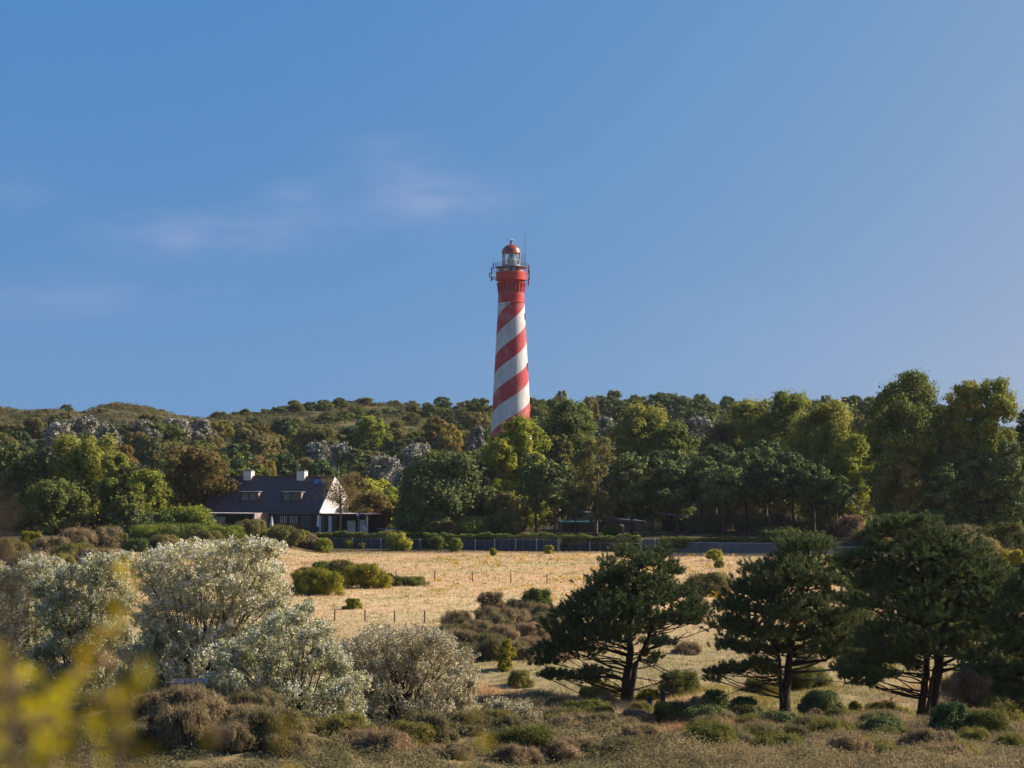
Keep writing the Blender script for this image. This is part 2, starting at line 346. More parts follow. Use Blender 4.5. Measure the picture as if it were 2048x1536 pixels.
domem = plain('red_dome_paint', (.20,.030,.018), (.28,.048,.024), 1.5, .38, spec=.5)
greym = plain('grey_steel_paint', (.30,.31,.32), (.42,.42,.42), 1, .55)
darkst = plain('dark_steel', (.07,.075,.085), (.12,.12,.13), 2, .5, spec=.4)
whitem = plain('white_paint', (.70,.70,.68), (.82,.81,.78), 2, .6)
blackm = plain('dark_opening', (.012,.012,.014), (.025,.025,.028), 2, .4)
def glass_mat(name, col, alpha):
    m, t, out = newmat(name); g = N(t, 'ShaderNodeBsdfGlossy'); g.inputs['Roughness'].default_value = .04
    tr = N(t, 'ShaderNodeBsdfTransparent'); tr.inputs[0].default_value = (*col, 1)
    fr = N(t, 'ShaderNodeFresnel'); ms = N(t, 'ShaderNodeMixShader')
    ad = N(t, 'ShaderNodeMath', operation='ADD'); t.links.new(fr.outputs[0], ad.inputs[0]); ad.inputs[1].default_value = alpha
    t.links.new(ad.outputs[0], ms.inputs[0]); t.links.new(tr.outputs[0], ms.inputs[1]); t.links.new(g.outputs[0], ms.inputs[2]); t.links.new(ms.outputs[0], out.inputs[0]); return m
lglass = glass_mat('lantern_glass', (.9,.93,.92), .06)
lensm = plain('fresnel_lens_glass', (.14,.24,.15), (.30,.42,.28), 2.5, .12, spec=.9)
lh = empty('lighthouse', (LX, LD, 0))
tag(lh, 'tall red and white spiral striped lighthouse with red lantern dome rising above the trees', 'lighthouse')
def lathe(name, prof, mat, parent=lh, seg=48, **k):
    return MB().lathe(prof, seg, **k).build(name, mat, parent, smooth=False)
sh = lathe('tower_shaft', [(shaft_r(LB+(lz(567)-LB)*i/30) if LB+(lz(567)-LB)*i/30 < Z_NECK else R_NECK, LB+(lz(567)-LB)*i/30) for i in range(31)], paint, seg=96)
sh.data.polygons.foreach_set('use_smooth', [len(p.vertices) == 4 for p in sh.data.polygons])
lathe('moulding', [(R_NECK+.02, lz(605.6)), (R_NECK+.13, lz(605.2)), (R_NECK+.13, lz(603.2)), (R_NECK+.02, lz(602.8))], redm, seg=64)
lathe('gallery', [(R_NECK-.1, lz(568)), (R_NECK+.03, lz(563.5)), (3.25, lz(560.5)), (3.38, lz(559.5)), (3.38, lz(544.6)), (3.30, lz(543.9)), (2.2, lz(543.9))], redm, seg=64)
lathe('gallery_rim', [(3.34, lz(560.8)), (3.46, lz(560.4)), (3.46, lz(558.8)), (3.385, lz(558.5))], redm, seg=64, capb=False, capt=False)
for k in range(20):         # corbels under the gallery
    a = 2*math.pi*k/20; c, s = math.cos(a), math.sin(a)
    mb = MB().prism([(R_NECK-.05, lz(584)), (R_NECK+.13, lz(582)), (R_NECK+.16, lz(576)), (R_NECK+.34, lz(566)), (R_NECK-.05, lz(566))], -.17, .17)
    mb.v = [(x*c-y*s, x*s+y*c, z) for x, y, z in mb.v]; mb.build('corbel', redm, lh)
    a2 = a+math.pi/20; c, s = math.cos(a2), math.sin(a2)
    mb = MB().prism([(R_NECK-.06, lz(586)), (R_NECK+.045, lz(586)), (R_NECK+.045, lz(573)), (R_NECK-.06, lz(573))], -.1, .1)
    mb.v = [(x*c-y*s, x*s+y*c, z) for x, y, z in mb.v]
    mb.build('corbel_shadow', shadowred, lh)  # darker red block painting the shadow between two corbels
lathe('watch_room', [(2.86, lz(544.5)), (2.86, lz(536)), (2.6, lz(535.6))], greym)
for k in range(14):
    a = 2*math.pi*(k+.5)/14; c, s = math.cos(a), math.sin(a)
    mb = MB().box(2.82, 2.875, -.28, .28, lz(542.6), lz(537.4)); mb.v = [(x*c-y*s, x*s+y*c, z) for x, y, z in mb.v]
    mb.build('window', blackm if k % 3 else whitem, lh)
lathe('lantern_balcony', [(2.7, lz(536.6)), (3.52, lz(535.9)), (3.58, lz(535.0)), (3.58, lz(533.6)), (2.0, lz(533.4))], darkst, seg=48)
def railing(name, r, zb, h, npost, mat, nrails=3, parent=lh):
    mb = MB()
    for k in range(npost):
        a = 2*math.pi*k/npost; x, y = r*math.cos(a), r*math.sin(a); mb.tube([(x, y, zb), (x, y, zb+h)], .028, 5)
    for q in range(nrails):
        z = zb+h*(q+1)/nrails; pts = [(r*math.cos(2*math.pi*k/40), r*math.sin(2*math.pi*k/40), z) for k in range(41)]; mb.tube(pts, .022, 4)
    return mb.build(name, mat, parent)
railing('balcony_railing', 3.5, lz(533.6), .95, 22, darkst)
railing('gallery_railing', 3.3, lz(544), .85, 24, redm, 2)
zg0, zg1 = lz(533.4), lz(507)
lathe('lantern_base', [(2.02, zg0), (2.06, zg0+.12), (2.06, zg0+.45), (1.95, zg0+.5)], greym)
lathe('lantern_glazing', [(1.98, zg0+.5), (1.98, zg1)], lglass, seg=24, capb=False, capt=False)
mb = MB(); ng = 12
for k in range(ng):
    a0, a1, am = [2*math.pi*(k+d)/ng for d in (0, 1, .5)]
    p = lambda a, z, r=2.02: (r*math.cos(a), r*math.sin(a), z)
    mb.tube([p(a0, zg0+.5), p(am, zg1)], .045, 5); mb.tube([p(a1, zg0+.5), p(am, zg1)], .045, 5)
mb.tube([p(2*math.pi*k/36, zg0+1.5, 2.0) for k in range(37)], .03, 4)
mb.build('lantern_frame', whitem, lh)
lathe('fresnel_lens', [(.32, zg0+.45), (.62, zg0+.75), (.86, zg0+1.15), (.92, zg0+1.6), (.84, zg0+2.05), (.60, zg0+2.45), (.25, zg0+2.75)], lensm, seg=16)
lathe('lens_pedestal', [(.5, zg0+.1), (.4, zg0+.45)], darkst, seg=16)
dm = lathe('lantern_dome', [(1.95, zg1-.05), (2.14, zg1), (2.14, zg1+.16)]+[(2.10*math.cos(R(t)), zg1+.16+1.88*math.sin(R(t))) for t in (0, 12, 24, 36, 48, 58, 68, 78)]+[(.3, zg1+2.03), (.3, zg1+2.25), (.2, zg1+2.3)], domem, seg=40)
dm.data.polygons.foreach_set('use_smooth', [len(p.vertices) == 4 for p in dm.data.polygons])
zt = zg1+2.3
lathe('radar_post', [(.26, zt-.15), (.22, zt+.4), (.30, zt+.42), (.30, zt+.55), (.1, zt+.62)], darkst, seg=12)
MB().tube([(-.75, 0, zt+.98), (-.45, 0, zt+.92), (0, 0, zt+.74), (.85, .1, zt+.62)], [.06, .10, .16, .05], 8).build('radar_antenna', whitem, lh)
MB().tube([(-.72, 0, zt+.3), (-.86, 0, zt+1.06), (-.80, 0, zt+1.10)], [.03, .05, .10], 6).build('wind_sensor', darkst, lh)
mx = (1050.3-1022.5)/LS
mb = MB().tube([(mx, .4, lz(536)), (mx, .4, lz(476)), (mx, .4, lz(458.5))], [.06, .045, .02], 6); mb.build('antenna_mast', darkst, lh)
mb = MB().tube([((1052.6-1022.5)/LS, -.3, lz(537)), ((1052.6-1022.5)/LS, -.3, lz(509))], .035, 5); mb.build('whip_antenna', greym, lh)
for px, y0, y1 in ((988, 536, 522), (992, 534, 524), (996.5, 534, 524.5), (1002, 534, 526), (985.8, 540, 512)):
    MB().tube([((px-1022.5)/LS, -.9, lz(y0)), ((px-1022.5)/LS, -.9, lz(y1))], [.03, .012], 5).build('whip_antenna', darkst, lh)
# stair cage beside the lantern, right
mb = MB()
for px in (1043.5, 1047.5, 1050.3):
    mb.tube([((px-1022.5)/LS, -.2, lz(534)), ((px-1022.5)/LS, -.2, lz(508.5))], .035, 5)
for py in (508.5, 513, 517.5, 522, 526, 530):
    mb.tube([((1043.5-1022.5)/LS, -.2, lz(py)), ((1050.3-1022.5)/LS, -.2, lz(py))], .028, 5)
mb.build('ladder_cage', darkst, lh)
def panel(px, y0, y1, w, mat, yo=-.3):
    x = (px-1022.5)/LS; zc = lz((y0+y1)/2); sx = 1 if x > 0 else -1
    o = MB().box(x-w/2, x+w/2, yo-.09, yo+.09, lz(y1), lz(y0)).build('panel_antenna', mat, lh, bevel=.03)
    for zz in (zc+.25, zc-.25):
        MB().tube([(sx*3.3, yo*.5, zz), (x-sx*w/2, yo, zz)], .035, 5).build('antenna_bracket', mat, lh)
pinkm = plain('dull_red_panel', (.26,.11,.12), (.36,.17,.17), 2, .6)
panel(1057.2, 529.5, 549, .26, pinkm); panel(1058.6, 540, 560, .24, pinkm, -.7); panel(1057.0, 555, 572, .28, pinkm, -.1)
panel(983, 534.5, 549, .25, darkst); panel(982.6, 551, 562.5, .28, darkst); panel(979, 545.5, 554.5, .22, darkst, -.5); panel(986.6, 526, 538, .2, darkst, -.1)
mb = MB()                      # platform bracket of the left antennas
for yy in (-.8, -.1):
    mb.tube([((982.6-1022.5)/LS, yy, lz(544)), (-3.2, yy*.6, lz(544))], .045, 5); mb.tube([((982.6-1022.5)/LS, yy, lz(556)), (-3.2, yy*.6, lz(556))], .06, 5)
    mb.tube([((984.5-1022.5)/LS, yy, lz(557)), (-2.9, yy*.6, lz(563))], .06, 5)
mb.build('antenna_outrigger', redm, lh)
def wall_thing(name, ang, py, w, h, mat, depth=.12, round_=False):
    z = lz(py); r = shaft_r(z) if z < Z_NECK else R_NECK; c, s = math.sin(R(ang)), -math.cos(R(ang))
    mb = MB()
    if round_:
        n = 18; ring = [(math.cos(2*math.pi*k/n)*w/2, z+math.sin(2*math.pi*k/n)*h/2) for k in range(n)]; mb.prism(ring, -depth, .05)
    else: mb.box(-w/2, w/2, -depth, .2, z-h/2, z+h/2)
    # local: x along the wall, -y outwards
    mb.v = [(x*(-s)+(r-y)*c, x*c+(r-y)*s, zz) for x, y, zz in mb.v]
    return mb.build(name, mat, lh)
wf = wall_thing('window', -19, 611, .78, .78, darkst, .07, True)
gp = wall_thing('pane', -19, 611, .46, .46, greym, .09, True); gp.parent = wf
for py in (634, 735, 830): wall_thing('window', 77, py, .75, 1.55, blackm, .06)
wall_thing('window_hood', 77, 727.5, .95, .14, redm, .2)

# ---------------------------------------------------------------- white gabled house
slate = None
def roof_mat():
    m, t, out = newmat('roof_tiles'); L = t.links.new
    tc = N(t, 'ShaderNodeTexCoord'); br = N(t, 'ShaderNodeTexBrick'); mp = N(t, 'ShaderNodeMapping'); L(tc.outputs['Object'], mp.inputs[0])
    mp.inputs['Rotation'].default_value = (R(90), 0, 0); mp.inputs['Scale'].default_value = (1, 1, 1); L(mp.outputs[0], br.inputs[0])
    br.inputs['Scale'].default_value = 1; br.inputs['Brick Width'].default_value = .3; br.inputs['Row Height'].default_value = .24; br.inputs['Mortar Size'].default_value = .03
    br.inputs['Color1'].default_value = (.055,.042,.046,1); br.inputs['Color2'].default_value = (.085,.064,.066,1); br.inputs['Mortar'].default_value = (.022,.02,.024,1)
    c = mixc(t, ramp(t, noise(t, .8, 5), [(.45, (0,0,0)), (.75, (.6,.6,.6))]), br.outputs[0], (.12,.062,.042))
    b = N(t, 'ShaderNodeBsdfPrincipled'); L(c, b.inputs['Base Color']); b.inputs['Roughness'].default_value = .7
    bn = N(t, 'ShaderNodeBump'); bn.inputs['Strength'].default_value = .8; bn.inputs['Distance'].default_value = .04; bn.invert = True
    L(br.outputs['Fac'], bn.inputs['Height']); L(bn.outputs[0], b.inputs['Normal']); L(b.outputs[0], out.inputs[0]); return m
def plank_mat(name, c1, c2, pitch, horizontal=True, gap=.12):
    m, t, out = newmat(name); L = t.links.new
    tc = N(t, 'ShaderNodeTexCoord'); sep = N(t, 'ShaderNodeSeparateXYZ'); L(tc.outputs['Object'], sep.inputs[0])
    d = N(t, 'ShaderNodeMath', operation='DIVIDE'); d.inputs[1].default_value = pitch
    if horizontal: L(sep.outputs[2], d.inputs[0])
    else:
        a = N(t, 'ShaderNodeMath', operation='ADD'); L(sep.outputs[0], a.inputs[0]); L(sep.outputs[1], a.inputs[1]); L(a.outputs[0], d.inputs[0])
    fr = N(t, 'ShaderNodeMath', operation='FRACT'); L(d.outputs[0], fr.inputs[0]); fl = N(t, 'ShaderNodeMath', operation='FLOOR'); L(d.outputs[0], fl.inputs[0])
    wn = N(t, 'ShaderNodeTexWhiteNoise', noise_dimensions='1D'); L(fl.outputs[0], wn.inputs['W'])
    c = mixc(t, wn.outputs['Value'], c1, c2); c = mixc(t, ramp(t, noise(t, 2.5, 6), [(.4, (0,0,0)), (.8, (.5,.5,.5))]), c, tuple(v*.55 for v in c1))
    g = N(t, 'ShaderNodeMath', operation='LESS_THAN'); L(fr.outputs[0], g.inputs[0]); g.inputs[1].default_value = gap
    c = mixc(t, g.outputs[0], c, (.015,.014,.014))
    b = N(t, 'ShaderNodeBsdfPrincipled'); L(c, b.inputs['Base Color']); b.inputs['Roughness'].default_value = .8; L(b.outputs[0], out.inputs[0]); return m
tiles = roof_mat()
brickd = plank_mat('dark_brick', (.055,.035,.032), (.075,.05,.042), .075, True, .15)
render_w = plain('white_render', (.54,.51,.47), (.66,.62,.57), 1.2, .8)
greywood = plank_mat('weathered_boards', (.26,.20,.18), (.36,.28,.25), .24, True, .08)
bluewood = plank_mat('blue_grey_planks', (.036,.042,.055), (.06,.068,.085), .19, False, .1)
greywall = plank_mat('grey_concrete_planks', (.11,.105,.105), (.15,.145,.14), 1.1, False, .03)
blackwood = plank_mat('black_boards', (.022,.02,.022), (.036,.032,.034), .18, True, .1)
curtain = plain('curtain', (.35,.31,.28), (.48,.43,.39), 3, .9)
winglass = plain('window_glass', (.065,.08,.095), (.11,.125,.14), .6, .15, spec=.25)
paleslab = plain('pale_roofing', (.42,.36,.33), (.52,.45,.41), 1.5, .8)
HD = 340.0; hx, hy = (642-1024)*HD/F, HD; HZ = CAMZ-(1062-HOR)*HD/F
ALPHA = R(-21)
HL, HW, EAVE, RIDGE, EAVEB = 18.6, 9.1, 2.95, 7.35, 4.5
house = empty('house', (hx, hy, HZ), ALPHA)
tag(house, 'long dark roofed house with two white chimneys and a sunlit white right gable', 'house')
MB().box(-HL, -.32, 0, .3, -1, EAVE).build('front_wall', brickd, house)
MB().box(-HL, -.32, HW-.3, HW, -1, EAVEB).build('rear_wall', brickd, house)
gp_ = [(0, -1), (HW, -1), (HW, EAVEB+.1), (HW/2, RIDGE-.05), (0, EAVE+.05)]
MB().prismx(gp_, -.3, 0).build('gable_wall', render_w, house); MB().prismx(gp_, -HL-.3, -HL).build('gable_wall', brickd, house)
s1 = (RIDGE-EAVE)/(HW/2)
rf = MB().prismx([(-.45, EAVE-.45*s1), (HW/2, RIDGE), (HW+.35, EAVEB-.35*(RIDGE-EAVEB)/(HW/2)), (HW+.35, EAVEB-.35*(RIDGE-EAVEB)/(HW/2)+.16), (HW/2, RIDGE+.2), (-.45, EAVE-.45*s1+.2)], -HL-.2, -.06).build('roof', tiles, house)
MB().prismx([(-.47, EAVE-.47*s1-.04), (HW/2, RIDGE-.05), (HW+.37, EAVEB-.4), (HW+.37, EAVEB-.1), (HW/2, RIDGE+.24), (-.47, EAVE-.47*s1+.24)], -.055, .06).build('verge_board', whitem, house)
MB().tube([(-HL-.2, HW/2, RIDGE+.2), (-.1, HW/2, RIDGE+.2)], .13, 6).build('ridge_tiles', plain('ridge_clay', (.08,.045,.035), (.13,.07,.05), 3), rf)
MB().tube([(-HL-.2, -.52, EAVE-.5), (.05, -.52, EAVE-.5)], .09, 6).build('gutter', darkst, house)
COSA, SINA = math.cos(ALPHA), math.sin(ALPHA)
def hu(px, v=0):     # local u of a photo column on the plane of depth v
    k = (px-1024)/F     # x = hx+u*c - v*s ; y = hy+u*s+v*c ; x = k*y
    return (k*(hy+v*COSA)-hx+v*SINA)/(COSA-k*SINA)
for px in (498, 604.5):
    u = hu(px, HW/2)
    ch = MB().box(u-.62, u+.62, HW/2-.55, HW/2+.55, RIDGE-.6, RIDGE+1.02).build('chimney', render_w, house)
    MB().box(u-.70, u+.70, HW/2-.63, HW/2+.63, RIDGE+1.02, RIDGE+1.10).box(u-.5, u+.5, HW/2-.4, HW/2+.4, RIDGE+1.10, RIDGE+1.20).build('chimney_cap', darkst, ch)
greym2 = plain('zinc_sheet', (.16,.15,.15), (.24,.23,.22), 2, .7)
def dormer(px0, px1):
    v0 = 1.05; u0, u1 = hu(px0, v0), hu(px1, v0); z0, z1 = EAVE+v0*s1+.12, EAVE+v0*s1+1.42
    vb = v0+1.45/s1
    d = MB().prismx([(v0+.12, z0-.1), (vb+.2, z1), (v0+.12, z1)], u0+.05, u1-.02).build('dormer', greywood, house)
    MB().box(u0-.12, u1+.15, v0-.18, vb+.5, z1, z1+.10).build('dormer_roof', greym2, d)
    fr = MB().box(u0, u1-.05, v0, v0+.1, z0-.05, z0+.12).box(u0, u1-.05, v0, v0+.1, z1-.16, z1-.002).box(u0, u0+.2, v0, v0+.1, z0+.12, z1-.16).box(u1-.24, u1-.05, v0, v0+.1, z0+.12, z1-.16).box((u0+u1)/2-.14, (u0+u1)/2+.04, v0, v0+.1, z0+.12, z1-.16).build('window_frame', blackwood, d)
    MB().box(u0+.2, (u0+u1)/2-.14, v0+.06, v0+.09, z0+.12, z1-.16).build('pane', winglass, d)
    MB().box((u0+u1)/2+.04, u1-.24, v0+.06, v0+.09, z0+.12, z1-.16).build('pane', winglass, d)
    MB().prismx([(v0-.35, z0-.30), (v0+.1, z0+.02), (v0+.1, z0-.07), (v0-.35, z0-.39)], u0-.1, u1+.1).build('dormer_flashing', darkst, d)
dormer(480, 516); dormer(564, 602)
skyl = plain('skylight_glass', (.07,.12,.25), (.10,.17,.32), 1, .05, spec=1)
for px in (634.5, 649):
    u = hu(px, 3.9); mb = MB()
    c0, c1 = 3.4, 4.15
    q = lambda uu, vv, off: (uu, vv-off*.7, EAVE+vv*s1+.2+off*.7)
    sk = MB().add([q(u-.42, c0, .02), q(u+.42, c0, .02), q(u+.42, c1, .02), q(u-.42, c1, .02), q(u-.42, c0, .10), q(u+.42, c0, .10), q(u+.42, c1, .10), q(u-.42, c1, .10)], [(0,3,2,1),(4,5,6,7),(0,1,5,4),(1,2,6,5),(2,3,7,6),(3,0,4,7)]).build('skylight', darkst, house)
    MB().add([q(u-.34, c0+.07, .11), q(u+.34, c0+.07, .11), q(u+.34, c1-.07, .11), q(u-.34, c1-.07, .11), q(u-.34, c0+.07, .13), q(u+.34, c0+.07, .13), q(u+.34, c1-.07, .13), q(u-.34, c1-.07, .13)], [(0,3,2,1),(4,5,6,7),(0,1,5,4),(1,2,6,5),(2,3,7,6),(3,0,4,7)]).build('pane', skyl, sk)
def front_window(px0, px1, z0, z1, v=-.06, curt=True, bars=1):
    u0, u1 = hu(px0, 0), hu(px1, 0)
    w = MB().box(u0, u1, v, v+.05, z0, z0+.09).box(u0, u1, v, v+.05, z1-.09, z1)
    n = bars+1
    for k in range(n+1):
        c = u0+(u1-u0)*k/n; w.box(max(u0, c-.06), min(u1, c+.06), v, v+.05, z0+.09, z1-.09)
    o = w.build('window', blackwood, house)
    for k in range(n):
        a, b = u0+(u1-u0)*k/n+.06, u0+(u1-u0)*(k+1)/n-.06
        MB().box(a, b, v+.02, v+.045, z0+.09, z1-.09).build('pane', winglass, o)
        if curt:
            cw = (b-a)*.34
            for s_, e_ in ((a+.02, a+cw), (b-cw, b-.02)):
                mb = MB(); m_ = 6
                for i in range(m_): mb.box(s_+(e_-s_)*i/m_+.003, s_+(e_-s_)*(i+.9)/m_, v-.002+(.006 if i % 2 else 0), v+.018, z0+.12, z1-.12)
                mb.build('curtain', curtain, o)
front_window(559, 575, .95, 2.2); front_window(579, 596, .95, 2.2); front_window(604, 622, .3, 2.25, bars=2, curt=False)
# flat-roofed front wing at left
u0, u1 = hu(399, -3.4), hu(549, -3.2)
wing = empty('garden_wing', (0, 0, 0)); wing.parent = house
WV0, WV1 = -4.6, 0
ur = hu(508, WV0); ul = hu(399, WV0); ZR = 2.36
MB().box(ul, ur, WV0, WV1-.03, ZR, ZR+.16).build('flat_roof', paleslab, wing)
MB().box(ul, ur, WV0-.05, WV0-.003, ZR-.15, ZR+.13).build('fascia', blackwood, wing)
MB().box(ur-.2, ur-.003, WV0+.02, WV1-.03, -1.5, ZR-.003).build('side_wall', greywood, wing)
MB().box(ur, ur+.08, WV0+.02, WV1-.03, 1.75, ZR+.2).build('fascia', greywood, wing)
ua, ub = hu(412, WV0), hu(449, WV0)
MB().box(ua, ub, WV0+.1, WV0+.25, -1.5, ZR-.35).build('front_wall', greywood, wing)
MB().box(ul, ur-.25, WV0+1.6, WV0+1.75, -1.5, ZR-.01).build('recess_wall', blackwood, wing)
for k in range(7):
    v = WV0+1.55+k*.42
    MB().box(ur-.001, ur+.03, v, v+.22, .2, 1.55).build('window', winglass if k % 2 == 0 else curtain, wing)
# open veranda at right
v0 = 1.0; ue = hu(738, v0)
ver = empty('veranda', (0, 0, 0)); ver.parent = house
MB().box(.12, ue, -.6, 5.2, 2.28, 2.46).build('flat_roof', paleslab, ver)
MB().box(.1, ue+.04, -.66, -.605, 2.16, 2.50).build('fascia', blackwood, ver)
MB().box(.12, ue, 5.0, 5.2, -1, 2.275).build('rear_wall', blackwood, ver)
for px, w, m_ in ((651, .35, blackwood), (660, .42, render_w), (716, .28, blackwood), (733.5, .18, render_w)):
    u = hu(px, -.5); MB().box(u-w/2, u+w/2, -.55, -.25, -1, 2.155).build('post', m_, ver)
u = hu(703, 1.2); MB().box(u-.62, u+.62, 1.1, 1.3, -.6, 1.42).box(u-.66, u+.66, 1.05, 1.35, 1.42, 1.47).build('screen_panel', render_w, ver)
u = hu(724, 1.6); MB().box(u-.55, u+.5, 1.5, 1.62, -.6, 1.6).build('screen_panel', render_w, ver)
def world_of(px, v, z=0):
    u = hu(px, v); return Vector((hx+u*COSA-v*SINA, hy+u*SINA+v*COSA, HZ+z))
def parasol(px, v, h, r, label):
    p = world_of(px, v, -.15); o = empty('parasol', p)
    tag(o, label, 'parasol', 'closed white parasols')
    MB().tube([(0,0,0), (0,0,h+.12)], .035, 6).build('pole', darkst, o)
    mb = MB(); n = 16; prof = [(.14, .75), (r, .95), (r*.75, h*.6), (r*.35, h*.9), (.04, h+.05)]
    vs = [((rr*(1 if k % 2 else .68))*math.cos(2*math.pi*k/n), (rr*(1 if k % 2 else .68))*math.sin(2*math.pi*k/n), z) for rr, z in prof for k in range(n)]
    fs = [(i*n+k, i*n+(k+1) % n, (i+1)*n+(k+1) % n, (i+1)*n+k) for i in range(len(prof)-1) for k in range(n)]
    mb.add(vs, fs).build('canopy', whitem, o)
    MB().lathe([(.28, 0), (.28, .08), (.06, .1)], 12).build('base', darkst, o)
parasol(543.5, -2.8, 2.25, .30, 'closed white parasol at the corner of the low boarded wing')
parasol(636, -1.2, 2.35, .22, 'thin closed white parasol by the dark front wall near the veranda')
p = world_of(717, -1.0, -.2); o = empty('flagpole', p); tag(o, 'thin pole with a small blue and white pennant in front of the veranda', 'flagpole')
MB().tube([(0,0,0), (0,0,3.9)], [.04, .025], 6).build('pole', greym, o)
blueflag = plain('blue_cloth', (.05,.12,.42), (.08,.18,.55), 3, .8)
MB().add([(-.03,-.01,2.5), (.32,-.05,2.42), (.30,.05,2.75), (-.03,.01,2.98), (-.03,.02,2.5), (.32,-.02,2.42), (.30,.08,2.75), (-.03,.04,2.98)], [(0,1,2,3), (7,6,5,4), (0,4,5,1), (2,6,7,3), (1,5,6,2), (3,7,4,0)]).build('pennant', blueflag, o)
MB().box(-.3, -.03, -.02, 0, 2.45, 2.7).build('pennant', whitem, o)
def garden_chair(px, v, rz, label):
    p = world_of(px, v, -.15); o = empty('garden_chair', p, rz); tag(o, label, 'garden chair')
    MB().box(-.26, .26, -.26, .26, .40, .45).build('seat', whitem, o)
    MB().add([(-.26,.24,.45), (.26,.24,.45), (.26,.29,.45), (-.26,.29,.45), (-.26,.36,.95), (.26,.36,.95), (.26,.40,.95), (-.26,.40,.95)], [(0,3,2,1),(4,5,6,7),(0,1,5,4),(1,2,6,5),(2,3,7,6),(3,0,4,7)]).build('backrest', whitem, o)
    for sx in (-.23, .23):
        for sy in (-.22, .22): MB().tube([(sx, sy, 0), (sx, sy, .40)], .025, 5).build('leg', whitem, o)
        MB().box(sx-.03, sx+.03, -.24, .28, .62, .66).build('armrest', whitem, o)
garden_chair(731, -1.3, R(150), 'pale garden chair at the right end of the veranda')
# teal pool cover
p = at(782, 1060, 338); o = empty('pool_table', (p.x, p.y, gz(p.x, p.y)), 0)
tag(o, 'low flat teal topped garden table right of the veranda', 'table')
teal = plain('teal_sheet', (.06,.19,.20), (.10,.26,.27), 2, .6)
tz = CAMZ-(1057-HOR)*338/F-gz(p.x, p.y)
MB().box(-1.95, 1.95, -.7, .7, tz-.10, tz).build('table_top', teal, o, bevel=.03)
for sx in (-1.7, 1.7):
    for sy in (-.55, .55): MB().box(sx-.05, sx+.05, sy-.05, sy+.05, -.05, tz-.1).build('leg', darkst, o)

# ---------------------------------------------------------------- low cabin in the wood
CD = 343.0; cx = (1210-1024)*CD/F; CZ = gz(cx, CD)-.1
cab = empty('cabin', (cx, CD, CZ), R(6)); CP = pxm(CD)
tag(cab, 'low brown boarded cabin with a dark chimney and teal awning under the pines', 'cabin')
def cu(px): return (px-1210)/CP
def cz(py): return CAMZ-(py-HOR)/CP-CZ
boards = plank_mat('brown_boards', (.11,.075,.055), (.16,.11,.08), .22, False, .1)
MB().box(cu(1125), cu(1272), 0, 6, -.5, cz(1046)).build('wall', boards, cab)
MB().add([(cu(1150), -.5, cz(1024)), (cu(1185), -.5, cz(1024)), (cu(1240), -.5, cz(1038)), (cu(1290), -.5, cz(1042)), (cu(1290), -.5, cz(1046)), (cu(1240), -.5, cz(1043)), (cu(1185), -.5, cz(1030)), (cu(1150), -.5, cz(1046)),
  (cu(1150), 6.5, cz(1024)), (cu(1185), 6.5, cz(1024)), (cu(1240), 6.5, cz(1038)), (cu(1290), 6.5, cz(1042)), (cu(1290), 6.5, cz(1046)), (cu(1240), 6.5, cz(1043)), (cu(1185), 6.5, cz(1030)), (cu(1150), 6.5, cz(1046))],
  [(0,1,6,7), (1,2,5,6), (2,3,4,5), (15,14,9,8), (14,13,10,9), (13,12,11,10), (0,8,9,1), (1,9,10,2), (2,10,11,3), (3,11,12,4), (7,15,8,0)]).build('roof', plain('felt_roof', (.10,.10,.12), (.17,.17,.19), 1, .8), cab)
ch = MB().box(cu(1149), cu(1174), 2, 3.4, 1, cz(999)).build('chimney', brickd, cab)
MB().box(cu(1147.5), cu(1175.5), 1.9, 3.5, cz(999), cz(997.4)).build('chimney_cap', paleslab, ch)
MB().box(cu(1118), cu(1186), -2.6, -.02, cz(1045.5), cz(1041.5)).build('awning', teal, cab)
for px in (1121, 1183): MB().box(cu(px)-.07, cu(px)+.07, -2.5, -2.36, -.5, cz(1045.6)).build('post', boards, cab)
for px in (1195, 1206): MB().box(cu(px)-.3, cu(px)+.3, -.05, -.01, .3, 1.7).build('window', blackm, cab)
MB().box(cu(1140), cu(1156), -.05, -.01, .1, 1.7).build('door', blackm, cab)
shx = (1365-1024)*346/F; shz = gz(shx, 346)
shed = empty('shed', (shx, 346, shz), R(-8)); tag(shed, 'dark open shelter with a slanting roof among the pine trunks', 'shelter')
def su(px): return (px-1365)/pxm(346)
def sz(py): return CAMZ-(py-HOR)/pxm(346)-shz
MB().prism([(su(1318), sz(1026)), (su(1400), sz(1040)), (su(1400), sz(1043)), (su(1318), sz(1029))], -.3, 4).build('roof', plain('felt_roof_dark', (.06,.06,.07), (.10,.10,.115), 1, .8), shed)
MB().box(su(1320), su(1398), 3.5, 3.7, -.4, sz(1042)).build('rear_wall', blackwood, shed)
for px in (1324, 1358, 1394): MB().box(su(px)-.09, su(px)+.09, -.15, .03, -.4, sz(1031 if px < 1350 else 1036 if px < 1380 else 1042.5)).build('post', boards, shed)
# garden things before the cabin
orange = plain('terracotta', (.42,.14,.06), (.52,.20,.09), 3, .8)
p = at(1243, 1072, 337); o = empty('planter', (p.x, p.y, gz(p.x, p.y)+.55)); tag(o, 'small orange and white planter standing before the cabin', 'planter')
MB().lathe([(.28, -.6), (.40, .35), (.44, .35), (.44, .45), (.36, .45)], 16).build('pot', orange, o); MB().lathe([(.30, .45), (.34, .6), (.2, .72), (.05, .78)], 9).build('flowers', curtain, o)
